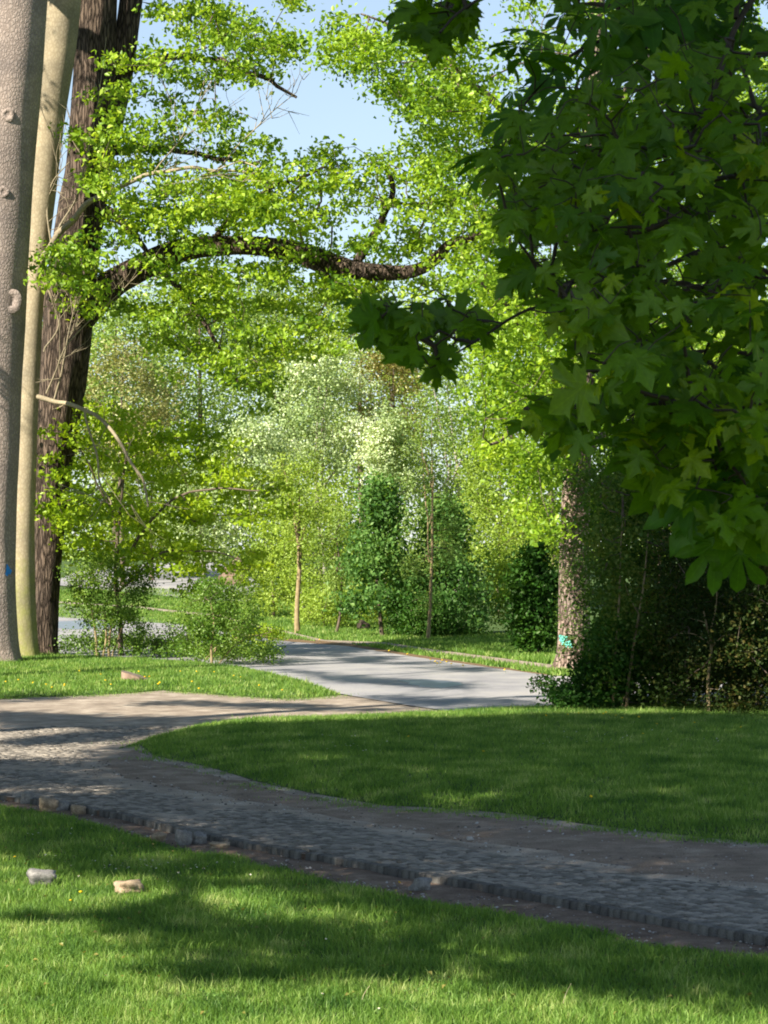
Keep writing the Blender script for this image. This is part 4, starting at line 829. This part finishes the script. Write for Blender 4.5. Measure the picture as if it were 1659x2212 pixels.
def place_leaves(T, regs, branches, meshes, temps, lname, size, dens_hang=0.6, n_solo=300, extra=None, mat=None, rbr=0.012, sep=17):
    C = []
    for pl, n, Y0, Y1 in regs:
        s2 = sample(pl, n*6); keep = []                     # keep leaves apart from each other
        for p in s2:
            if len(keep) >= n: break
            if Y0 < 7.5 and noise.noise(Vector((p[0]/85, p[1]/60, 3.3))) < (-0.1 if p[1] < 640 else -0.02) and random.random() < 0.9: continue
            if all((p[0]-q[0])**2+(p[1]-q[1])**2 > (sep)**2 for q in keep[-260:]): keep.append(p)
        s2 = np.array(keep); C.append(wp(s2[:, 0], s2[:, 1], RNG.uniform(Y0, Y1, len(s2))))
    C = np.vstack(C); net = []; ms = []
    for P, R in branches:
        V, Fc, c, r = limb(P, R, 8, 6, 0.08); ms.append((V, Fc)); net.append(c)
    net = np.vstack(net)
    A, B_, ra, rb = skeleton(net, C + np.array([0, 0, 0.03]), 0.0013, bend=0.6, k=1.0); ra = np.minimum(ra, 0.0075); rb = np.minimum(rb, 0.0065); ms.append(tubes(A, B_, ra, rb, 4, 0.06))
    V, Fc = join(ms); tag(part('branches', V, Fc, M['dark_twig'], T, smooth=True), kind='stuff')
    order = np.argsort(C[:, 1]); SVs, SFs, SU, SR, k0 = [], [], [], [], 0
    for rank, i in enumerate(order):
        nrm = np.array([random.gauss(-0.2, .45), random.gauss(-0.6, .45), random.gauss(0.65, .45)]); tip = np.array([random.gauss(-0.35, .7), random.gauss(-0.3, .4), random.gauss(-0.7, .45)])
        Mx = leaf_frame(nrm, tip); s_ = size*random.choice([0.65, 0.8, 0.9, 1.0, 1.1, 1.3, 1.0, 1.0, 0.85, 1.7]); k = random.randrange(len(meshes))
        if rank < n_solo:
            o = obj(lname, meshes[k], T); m4 = Matrix([[*Mx[r]*s_, C[i][r]-T.location[r]] for r in range(3)] + [[0, 0, 0, 1]]); o.matrix_local = m4
        else:
            tv, tf, tu = temps[k]; SVs.append((tv*s_)@Mx.T + C[i]); SFs.append(tf+k0); SU.append(tu); SR.append(np.full(len(tf), random.random())); k0 += len(tv)
    if SVs:
        o = part('more_leaves', np.vstack(SVs), np.vstack(SFs), mat, T, rnd=np.concatenate(SR), uv=np.vstack(SU)); tag(o, kind='stuff')
TM = thing('maple_tree', 'near maple filling the upper right with large dark shaded leaves', 'tree', (5.2, 6.5, 0))
tip_br = pth([(1900, 430, 10), (1700, 470, 8), (1560, 520, 6.5), (1400, 585, 5), (1200, 645, 4), (1130, 672, 3.5), (1050, 725, 3), (985, 765, 2.2), (930, 795, 1.4)], 6.6, 5.6)
brs = [tip_br, pth([(1800, 640, 9), (1600, 560, 6), (1450, 430, 5), (1330, 370, 3)], 6.5, 6.2), pth([(1800, 250, 9), (1620, 300, 6), (1450, 330, 4.5), (1300, 290, 3)], 6.6, 6.2),
       pth([(1700, -120, 8), (1590, 40, 6), (1540, 200, 5), (1480, 330, 4), (1440, 480, 2.5)], 6.4, 6.0), pth([(1800, 820, 8), (1650, 770, 5.5), (1500, 760, 4.5), (1380, 800, 3.5), (1260, 770, 2)], 6.2, 5.8),
       pth([(1750, 1000, 7), (1620, 900, 5), (1560, 820, 4), (1545, 930, 3)], 6.2, 5.7), pth([(1250, -150, 5), (1130, -60, 4), (1000, 20, 3), (950, 70, 2)], 6.6, 6.3),
       pth([(1480, 400, 4), (1400, 450, 3.4), (1310, 520, 2.6), (1180, 520, 1.5)], 6.2)]
regsM = [([(760, 640), (900, 615), (1040, 650), (1050, 720), (960, 795), (900, 780), (780, 700)], 62, 5.5, 6.0),
         ([(1180, 630), (1659, 630), (1659, 900), (1600, 980), (1400, 900), (1260, 800)], 280, 5.0, 7.0), ([(1230, 770), (1400, 760), (1420, 880), (1300, 920)], 22, 5.0, 5.6),
         ([(1080, 440), (1659, 300), (1659, 660), (1200, 660), (1090, 560)], 420, 5.2, 7.6), ([(1060, 320), (1130, 230), (1300, 170), (1659, 60), (1659, 330), (1090, 450)], 360, 5.4, 8.0),
         ([(1080, 930), (1160, 890), (1270, 860), (1280, 960), (1180, 940)], 22, 5.2, 5.6), ([(1280, 800), (1560, 860), (1659, 940), (1659, 1240), (1580, 1160), (1440, 1060), (1340, 960)], 190, 5.4, 6.6),
         ([(850, 0), (1040, 0), (1010, 70), (930, 110), (870, 50)], 40, 6.4, 6.9), ([(1650, -100), (1900, -100), (1900, 1250), (1660, 1200)], 170, 5.5, 7.5), ([(1040, -250), (1650, -250), (1650, 60), (1250, 60), (1100, -60)], 160, 6.0, 8.0)]
tk = pth([(0, 0, 1), (1, 1, 1)], 6.5); Pt = np.array([[5.2, 6.5, -0.15], [5.1, 6.4, 1.5], [5.0, 6.3, 4.0], [4.6, 6.2, 6.5], [4.4, 6.0, 10]]); Rt = [0.34, 0.26, 0.22, 0.16, 0.06]
V, Fc, _, _ = limb(Pt, Rt, 20, 6, 0.06, 7, flare=0.3); part('trunk', V, Fc, M['oak_bark'], TM, smooth=True)
for b_ in brs: pass
conn = []
for P, R in brs:
    s_ = P[0]; tr_pt = np.array([4.9, 6.3, min(max(s_[2]-0.6, 3.2), 8.0)]); conn.append((np.array([tr_pt, (tr_pt+s_)/2+np.array([0, 0, .12]), s_, P[1]]), np.array([R[0]*2.2, R[0]*1.5, R[0], R[1]])))
place_leaves(TM, regsM, brs+conn, MM, MT, 'leaf', 0.066, mat=M['maple'], sep=9)
TC = thing('chestnut_tree', 'near horse chestnut bough with drooping palmate leaves above and beside the maple leaves', 'tree', (3.9, 9.0, 0))
brc = [pth([(1750, -200, 8), (1500, -40, 6), (1350, 60, 4.5), (1230, 120, 3.5), (1120, 240, 2.4), (1080, 330, 1.4)], 7.6, 7.0), pth([(1800, 1150, 6), (1720, 1080, 5), (1650, 950, 4), (1620, 850, 2.6)], 6.4, 6.2), pth([(1800, 1150, 6), (1700, 1100, 5), (1600, 1090, 4), (1530, 1130, 3)], 6.4)]
regsC = [([(1080, 120), (1200, 30), (1420, 20), (1480, 160), (1260, 220), (1090, 350), (1040, 390)], 34, 6.8, 7.6), ([(1380, -40), (1660, -40), (1660, 110), (1450, 150)], 20, 6.8, 7.4), ([(1590, 800), (1659, 780), (1659, 1060), (1600, 1000)], 16, 5.9, 6.4),
         ([(1500, 1040), (1659, 1040), (1659, 1200), (1540, 1190), (1500, 1130)], 24, 5.8, 6.6)]
Pt = np.array([[3.9, 9.0, -0.15], [3.85, 9.0, 2], [3.8, 8.9, 5.0], [3.7, 8.7, 8], [3.6, 8.5, 12]]); V, Fc, _, _ = limb(Pt, [0.3, 0.25, 0.2, 0.14, 0.05], 20, 6, 0.05, 7, flare=0.3); part('trunk', V, Fc, M['oak_bark'], TC, smooth=True)
conn = []
for P, R in brc:
    s_ = P[0]; tr_pt = np.array([3.85, 8.95, min(max(s_[2]-0.4, 2.6), 8.0)]); conn.append((np.array([tr_pt, (tr_pt+s_)/2+np.array([0, 0, .12]), s_, P[1]]), np.array([R[0]*2.4, R[0]*1.6, R[0], R[1]])))
place_leaves(TC, regsC, brc+conn, CM, CT, 'leaf', 0.125, mat=M['chestnut'])

# ============================================================= TREES OUTSIDE THE FRAME THAT SHADE THE PARK
def shade_pts(targets, h0, h1, m=170):
    """crown clumps toward the sun from the shaded places"""
    n = len(targets); best = np.full((n, 3), np.nan); todo = np.ones(n, bool)
    for k in range(40):
        h = RNG.uniform(h0, h1, n); P = targets + SUN[None]*((h-targets[:, 2])/SUN[2])[:, None]
        ok = todo & ~inview(P, m) & (P[:, 2] > targets[:, 2]+1); best[ok] = P[ok]; todo &= ~ok
    return best[~np.isnan(best[:, 0])]
def gshade(poly, n, z=0.0):
    s2 = sample(poly, n); g_ = gp(s2[:, 0], s2[:, 1], z); return np.column_stack([g_, np.full(n, z)])
def gshade_w(poly, n):            # even on the ground rather than in the picture
    w = np.array(world_poly(poly)); s2 = sample(w, n); return np.column_stack([s2, np.zeros(n)])
def shade_tree(name, label, base, clumps, leaf, per, crad, r, top):
    P = np.array([[*base, -0.1], [base[0]+.1, base[1], top*0.35], [base[0], base[1]+.2, top*0.7], [base[0]+.3, base[1], top]]); R = [r, r*0.8, r*0.6, r*0.2]
    return make_tree(name, label, 'tree', (*base, 0), [(P, np.array(R))], clumps, (M['grey_bark'], M['canopy']), leaf=leaf, per=per, crad=crad, flat=0.6, r_tip=0.011, sides=16, rough=0.05, twigmat=M['twig'], trim=True)
S1 = [(0, 1690), (600, 1800), (1200, 1915), (1750, 2020), (1750, 2165), (1500, 2155), (1280, 2130), (1130, 2085), (1020, 2100), (900, 2080), (830, 2095), (640, 2100), (420, 2100), (330, 2070), (310, 2020), (430, 2005), (600, 1985), (700, 1950), (620, 1910), (430, 1900), (250, 1885), (60, 1850), (0, 1840)]
S1b = [(160, 1950), (250, 1942), (350, 1945), (430, 1975), (440, 2000), (300, 1992), (170, 1980)]
S2 = [(0, 1640), (150, 1650), (330, 1600), (430, 1580), (600, 1575), (850, 1572), (1200, 1560), (1700, 1560), (1900, 1700), (1900, 2000), (1659, 2010), (1200, 1920), (700, 1830), (300, 1750), (0, 1700)]
tg1 = np.vstack([gshade_w(S1, 300), gshade_w(S1b, 12)])
c1 = shade_pts(tg1, 6.0, 10)
shade_tree('shade_tree', 'broad tree outside the left frame edge, nearest the camera', (-13, 14), c1, 0.17, 95, 0.45, 0.3, 9)
tg2 = np.vstack([gshade_w(S2, 1250), gshade_w([(0, 1612), (330, 1585), (300, 1570), (0, 1605)], 25), gshade_w([(0, 1530), (250, 1545), (500, 1555), (300, 1572), (0, 1570)], 60), gshade_w([(300, 1512), (600, 1520), (900, 1535), (600, 1530), (300, 1520)], 20), gshade_w([(0, 1500), (130, 1500), (60, 1520), (0, 1520)], 6)])
c2 = shade_pts(tg2, 9, 17)
shade_tree('shade_tree', 'broad tree outside the left frame edge, level with the middle lawn', (-19, 24), c2, 0.2, 110, 0.55, 0.45, 15)
n = 20
rs = np.vstack([gshade_w([(540, 1400), (760, 1408), (1000, 1440), (1150, 1462), (900, 1446), (640, 1418)], 55), gshade_w([(600, 1446), (900, 1470), (1080, 1482), (980, 1492), (720, 1470)], 45), gshade_w([(760, 1500), (1000, 1508), (1250, 1520), (1250, 1545), (950, 1535)], 45), gshade_w([(480, 1362), (620, 1390), (600, 1400), (460, 1380)], 14)])
c5 = shade_pts(rs, 12, 30)
shade_tree('shade_tree', 'tall tree outside the left frame edge, beside the road', (-24, 50), c5, 0.2, 80, 0.5, 0.5, 24)
n = 460; tx = RNG.uniform(4.0, 12, n); ty = RNG.uniform(49, 55, n); tz = RNG.uniform(0, 9, n)
tx = np.concatenate([tx, RNG.uniform(4.5, 9.5, 420)]); ty = np.concatenate([ty, RNG.uniform(48.5, 52, 420)]); tz = np.concatenate([tz, RNG.uniform(0, 4.5, 420)])
c3 = shade_pts(np.column_stack([tx, ty, tz]), 14, 24)
shade_tree('shade_tree', 'tall tree outside the left frame edge, farthest from the camera', (-17, 36), c3, 0.2, 62, 0.55, 0.45, 20)
n = 330; s2 = sample([(740, 560), (1050, -50), (1900, -100), (1900, 1250), (1500, 1250), (1150, 960)], n); c4 = shade_pts(wp(s2[:, 0], s2[:, 1], RNG.uniform(5.2, 7.8, n)), 6.6, 12.0, 420)
shade_tree('shade_tree', 'leafy tree beside and above the camera, out of the frame', (-7, 1.0), c4, 0.14, 40, 0.35, 0.26, 10)

# ============================================================= STONES
def rock_mesh(seed, round_=0.35, tri=3):
    V, Fq = [], []; n = tri*2
    idx = {}
    def vid(p):
        k = tuple(np.round(p, 4))
        if k not in idx:
            idx[k] = len(V); V.append(np.array(p, float))
        return idx[k]
    for ax in range(3):
        for sg in (-1, 1):
            for i in range(n):
                for j in range(n):
                    qs = []
                    for a, b in ((i, j), (i+1, j), (i+1, j+1), (i, j+1)):
                        p = [0, 0, 0]; p[ax] = sg; p[(ax+1) % 3] = (2*a/n-1)*sg; p[(ax+2) % 3] = 2*b/n-1; qs.append(vid(p))
                    Fq.append(qs)
    V = np.array(V); S_ = unit(V)*1.25; V = V*(1-round_) + S_*round_
    for i, v in enumerate(V):
        q = noise.noise(Vector(v*0.9)+Vector((seed*3.7, seed, 1)))*0.42 + noise.noise(Vector(v*2.5)+Vector((seed, 5, seed)))*0.2; V[i] = v*(1+q)
    return V*0.5, np.array(Fq)
grey_st = solid('grey_granite', [(0.2, (0.12, 0.11, 0.10)), (0.5, (0.21, 0.195, 0.175)), (0.8, (0.32, 0.3, 0.27))], 14, bump=0.6, bscale=40, dist=0.01, fine=(60, 0.25))
tan_st = solid('tan_granite', [(0.2, (0.19, 0.13, 0.08)), (0.5, (0.3, 0.22, 0.14)), (0.8, (0.42, 0.33, 0.22))], 14, bump=0.6, bscale=40, dist=0.01, fine=(60, 0.25))
white_st = solid('white_pebble', [(0.3, (0.28, 0.27, 0.25)), (0.7, (0.42, 0.4, 0.37))], 14)
STONES = [(57, 1738, 26, 24, grey_st, 'grey block leaning on the kerb, first stone from the left frame edge'), (106, 1752, 40, 26, tan_st, 'large tan angular stone at the kerb near the left frame edge'),
          (133, 1752, 28, 19, grey_st, 'grey stone touching the right side of the large tan stone at the kerb'), (168, 1760, 30, 19, tan_st, 'small squared tan stone at the kerb where the path edge bends'),
          (343, 1816, 32, 15, tan_st, 'low orange-tan stone in the dirt left of the upright grey block'), (397, 1826, 34, 29, grey_st, 'upright grey block, tallest stone in the dirt strip'),
          (432, 1824, 30, 22, grey_st, 'grey block right beside the tallest upright one'), (474, 1834, 42, 13, tan_st, 'flat tan slab in the dirt right of the grey blocks'), (655, 1852, 34, 16, tan_st, 'rounded yellowish stone at the kerb in the middle of the strip'),
          (716, 1858, 26, 13, grey_st, 'small mossy stone at the kerb right of the yellowish one'), (908, 1926, 42, 27, grey_st, 'lone rounded pale stone in the dirt strip near the picture centre'),
          (90, 1912, 56, 27, grey_st, 'grey wedge-shaped stone lying in the front grass at the left'), (278, 1928, 58, 23, tan_st, 'flat tan stone lying in the front grass right of the yellow dandelion')]
for i, (px, py, w, h, m_, lab) in enumerate(STONES):
    z0 = -0.09; b = gp(px, py, z0); q = b[1]/F; V, Fq = rock_mesh(i+1, 0.3 + 0.25*(i in (8, 10)))
    ta, tb = random.uniform(-0.15, 0.15), random.uniform(-0.2, 0.1); V = V @ np.array(Matrix.Rotation(ta, 3, 'Y') @ Matrix.Rotation(tb, 3, 'X')); V[:, 2] -= 0.15*V[:, 0]*(1 if i % 2 else -1)*(V[:, 2] > 0); yaw = random.uniform(-0.5, 0.5); c, s_ = math.cos(yaw), math.sin(yaw); V = V*0.9*np.array([w*q, w*q*0.75, h*q*1.25]); V = np.column_stack([V[:, 0]*c-V[:, 1]*s_, V[:, 0]*s_+V[:, 1]*c, V[:, 2]])
    o = tag(obj('stone', mesh('stone', V, Fq, m_, smooth=False)), lab, 'stone', 'loose stones along the kerb and in the grass'); o.location = (b[0], b[1]+0.03, z0+h*q*(0.42 if i < 11 else 0.5))
for i, (px, py, w, lab) in enumerate([(1015, 1815, 16, 'small white pebble on the shaded path edge, brightest on the path'), (1586, 1640, 0, ''), (745, 1785, 0, ''), (970, 1738, 9, 'small white pebble at the lower edge of the middle lawn')]):
    if not w: continue
    b = gp(px, py); q = b[1]/F; V, Fq = rock_mesh(i+30, 0.7, 2); o = tag(obj('pebble', mesh('pebble', V*w*q*np.array([.8, .7, .5]), Fq, white_st, smooth=True)), lab, 'pebble'); o.location = (b[0], b[1], 0.02)
# scattered grit
n = 2600; pl = np.array(world_poly([(140, 1660), (330, 1620), (830, 1745), (1255, 1780), (1659, 1825), (1659, 1925), (1230, 1868), (830, 1797), (350, 1714)])); q = sample(pl, 1700)
q2 = sample(np.vstack([FE[2:-1], [(p[0], p[1]) for p in KERB[::-1] if -6 < p[0] < 5]]), 900); Pq = np.vstack([np.column_stack([q, np.full(len(q), -0.006)]), np.column_stack([q2, np.full(len(q2), -0.085)])])
oc = np.array([(1, 0, 0), (0, 1, 0), (-1, 0, 0), (0, -1, 0), (0, 0, 1), (0, 0, -1)], float); of = np.array([(0, 1, 4), (1, 2, 4), (2, 3, 4), (3, 0, 4), (1, 0, 5), (2, 1, 5), (3, 2, 5), (0, 3, 5)])
sz_ = RNG.lognormal(-4.6, 0.45, len(Pq)); V = (Pq[:, None] + (oc[None]+RNG.normal(size=(len(Pq), 6, 3))*0.25)*sz_[:, None, None]*np.array([1, 1, .6])).reshape(-1, 3); Fq = (np.arange(len(Pq))[:, None, None]*6+of[None]).reshape(-1, 3)
tag(part('grit', V, Fq, solid('grit', [(0.2, (0.09, 0.075, 0.065)), (0.5, (0.2, 0.17, 0.15)), (0.85, (0.45, 0.42, 0.38))], 1, rndmix=1.3), rnd=RNG.random(len(Pq)).repeat(8)), 'loose grit and small gravel scattered over the dirt', 'gravel', kind='stuff')
# fallen sticks
for px, py, L, lab in [(1020, 1762, 32, 'short pale stick lying on the dirt below the middle lawn'), (1100, 1958, 28, 'short pale stick in the dirt strip below the kerb'), (1180, 1770, 40, 'thin dark twig lying at the lower lawn edge')]:
    z0 = 0.0 if py < 1900 else -0.085; b = gp(px, py, z0); q = b[1]/F; a = np.array([b[0]-L*q/2, b[1], z0+.008]); c = np.array([b[0]+L*q/2, b[1]+random.uniform(-.1, .1), z0+.012])
    V, Fc, _, _ = limb([a, (a+c)/2+[0, 0.02, .006], c], [0.008, 0.007, 0.004], 6, 3, 0.1); tag(part('stick', V, Fc, M['dry'] if 'pale' in lab else M['dark_twig'], smooth=True), lab, 'stick')

# ============================================================= FLOWERS
yel = solid('dandelion_yellow', [(0.3, (0.75, 0.45, 0.01)), (0.7, (0.85, 0.6, 0.02))], 30); green_st = solid('flower_stalk', [(0.3, (0.06, 0.13, 0.02)), (0.7, (0.1, 0.2, 0.04))], 10)
def flower_proto(kind):
    n = 12; V, Fq = [], []; r = 0.021 if kind == 'dandelion' else 0.0125
    V.append((0, 0, 0.008 if kind == 'dandelion' else 0.002))
    for k in range(n):
        a = 2*math.pi*k/n; V.append((math.cos(a)*r, math.sin(a)*r, 0.0)); V.append((math.cos(a+math.pi/n)*r*0.72, math.sin(a+math.pi/n)*r*0.72, 0.002))
    for k in range(2*n): Fq.append([0, k+1, (k+1) % (2*n)+1])
    if kind == 'dandelion':
        V.append((0, 0, -0.012)); c = len(V)-1
        for k in range(2*n): Fq.append([c, (k+1) % (2*n)+1, k+1])
    head = mesh(kind+'_head', np.array(V), np.array(Fq), yel if kind == 'dandelion' else white)
    V, Fc, _, _ = limb([(0, 0, 0), (0.003, 0, 0.03), (0, 0, 0.06)], [0.0016, 0.0015, 0.0013], 4, 2); stalk = mesh('stalk', V-[0, 0, 0.062], Fc, green_st)
    core = mesh('core', np.array([(0, 0, 0.0055)] + [(math.cos(a)*0.0045, math.sin(a)*0.0045, 0.003) for a in np.linspace(0, 2*math.pi, 8, endpoint=False)]), np.array([[0, k+1, (k+1) % 8+1] for k in range(8)]), yel)
    return head, stalk, core
DP, AP = flower_proto('dandelion'), flower_proto('daisy')
ORD = 'first second third fourth fifth sixth seventh eighth ninth tenth eleventh twelfth thirteenth fourteenth fifteenth sixteenth seventeenth eighteenth nineteenth twentieth twenty-first twenty-second twenty-third twenty-fourth twenty-fifth twenty-sixth'.split()
def flowers(kind, spots, z, h, s_, label, group):
    if kind == 'dandelion' and len(spots) > 1:
        spots = sorted(set(spots)); label = {**{p: label + ', ' + ORD[i] + ' from the left' for i, p in enumerate(spots)}, '': label}
    P_ = DP if kind == 'dandelion' else AP
    for px, py in spots:
        b = gp(px, py, z + h); zt = z
        T = thing(kind, label if isinstance(label, str) else label.get((px, py), label['']), 'flower', (b[0], b[1], z+h), group)
        T.scale = (s_, s_, s_); T.rotation_euler = (random.uniform(0.1, 0.7), random.uniform(-0.4, 0.2), random.uniform(0, 6))
        obj('flower_head', P_[0], T); obj('stalk', P_[1], T)
        if kind == 'daisy': obj('flower_centre', P_[2], T)
dd = [(155, 1789), (31, 1848), (98, 1846), (86, 1850), (200, 1858), (206, 1859), (226, 1861), (160, 1849), (196, 1866), (238, 1868), (278, 1873), (313, 1867), (317, 1869), (324, 1865), (327, 1872), (345, 1867), (363, 1863), (397, 1870), (400, 1868), (387, 1884), (423, 1868), (425, 1873), (412, 1876), (448, 1871), (467, 1864), (469, 1862), (505, 1862), (170, 1892), (364, 1903), (281, 1923), (119, 1817), (152, 1800), (83, 1799), (608, 1865), (672, 1884), (704, 2028), (197, 1789), (330, 1858), (366, 1851), (380, 1856), (541, 1889), (60, 1800), (70, 1802), (229, 2107), (818, 2178), (912, 2052), (696, 2146)]
dd += [tuple(p) for p in sample([(100, 1840), (380, 1850), (480, 1885), (340, 1890), (120, 1870)], 22)]
flowers('daisy', dd, -0.105, 0.085, 1.0, 'tiny white daisy in the grass below the kerb', 'daisies in the front grass')
dd = [tuple(p) for p in sample([(600, 1590), (700, 1580), (860, 1600), (850, 1625), (650, 1615)], 30)] + [tuple(p) for p in sample([(1100, 1575), (1560, 1570), (1560, 1600), (1150, 1610)], 26)]
flowers('daisy', dd, 0.13, 0.08, 1.1, 'tiny white daisy on the shaded middle lawn', 'daisies on the middle lawn')
flowers('dandelion', [(175, 1926)], -0.1, 0.12, 1.2, 'large yellow dandelion between the two stones in the front grass', None)
flowers('dandelion', [(153, 1944)], -0.1, 0.09, 0.9, 'half-closed dandelion just left below the large yellow one', None)
flowers('dandelion', [(863, 1905), (32, 1850)], -0.1, 0.09, 0.9, 'small orange-yellow dandelion near the shaded grass edge', 'small dandelions in the front grass')
flowers('dandelion', [(12, 1472), (71, 1474), (112, 1484), (139, 1481), (140, 1478), (218, 1456), (228, 1469), (313, 1462), (323, 1461), (342, 1477), (345, 1474), (425, 1450), (430, 1487), (415, 1472), (463, 1451), (505, 1459), (520, 1462), (390, 1450), (172, 1449), (240, 1478), (560, 1480), (610, 1490), (300, 1450), (100, 1478), (40, 1468)], 0.05, 0.1, 1.6, 'yellow dandelion on the sunlit left lawn', 'dandelions on the left lawn')
flowers('dandelion', [(1227, 1543), (1303, 1541), (1309, 1538), (1250, 1540), (1389, 1584), (1453, 1551), (882, 1590), (1044, 1622), (1277, 1720), (1419, 1563), (1380, 1548), (1180, 1545), (1330, 1545), (1344, 1550), (1500, 1560), (1600, 1570)], 0.12, 0.09, 1.3, 'yellow dandelion on the shaded middle lawn', 'dandelions on the middle lawn')
flowers('dandelion', [(940, 1428), (952, 1431), (965, 1429), (975, 1433), (930, 1424), (1000, 1437), (1090, 1446), (880, 1412), (840, 1405), (690, 1381), (955, 1426), (945, 1432)], 0.0, 0.12, 2.0, 'yellow dandelion on the far verge of the road', 'dandelions on the far verge')
# a few tall seed stalks in the front grass
for px, py, h_, lab in [(780, 2140, 34, 'bent brown seed stalk at the bottom edge of the picture right of centre'), (1215, 2150, 46, 'dry curved stalk standing in the front grass at lower right'), (640, 2030, 0, '')]:
    if not h_: continue
    b = gp(px, py+30, -0.1); q = b[1]/F; P0 = np.array([b[0], b[1], -0.1]); V, Fc, _, _ = limb([P0, P0+[0.02, 0, h_*q*0.6], P0+[0.07, 0, h_*q*1.2]], [0.003, 0.0028, 0.002], 5, 4); tag(part('stalk', V, Fc, M['dry'], smooth=True), lab, 'stalk')


# fallen dead leaves and clover in the front lawn
q = sample(front_poly, 420); q = q[inview(np.column_stack([q, np.full(len(q), -.1)]), 0)]
V, Fc, rn = leaves(np.column_stack([q, np.full(len(q), -0.045)+RNG.normal(size=len(q))*0.015]), 0.045, up=1.6, fold=0.25)
tag(part('fallen_leaves', V, Fc, M['ochre'], rnd=rn), 'scattered dead leaves lying in the front lawn', 'fallen leaves', kind='stuff')
cl_ = []
for k in range(46):
    c = sample(front_poly, 1)[0]; cl_.append(c + RNG.normal(size=(110, 2))*RNG.uniform(0.1, 0.3))
q = np.vstack(cl_); q = q[inview(np.column_stack([q, np.full(len(q), -.1)]), 30) & (q[:, 1] < np.interp(q[:, 0], FE[:, 0], FE[:, 1])-0.05)]
V, Fc, rn = leaves(np.column_stack([q, -0.06+RNG.normal(size=len(q))*0.012]), 0.028, up=2.0, fold=0.1, aspect=0.9)
tag(part('clover', V, Fc, M['mid'], rnd=rn), 'patches of low clover in the front lawn', 'clover', kind='stuff')
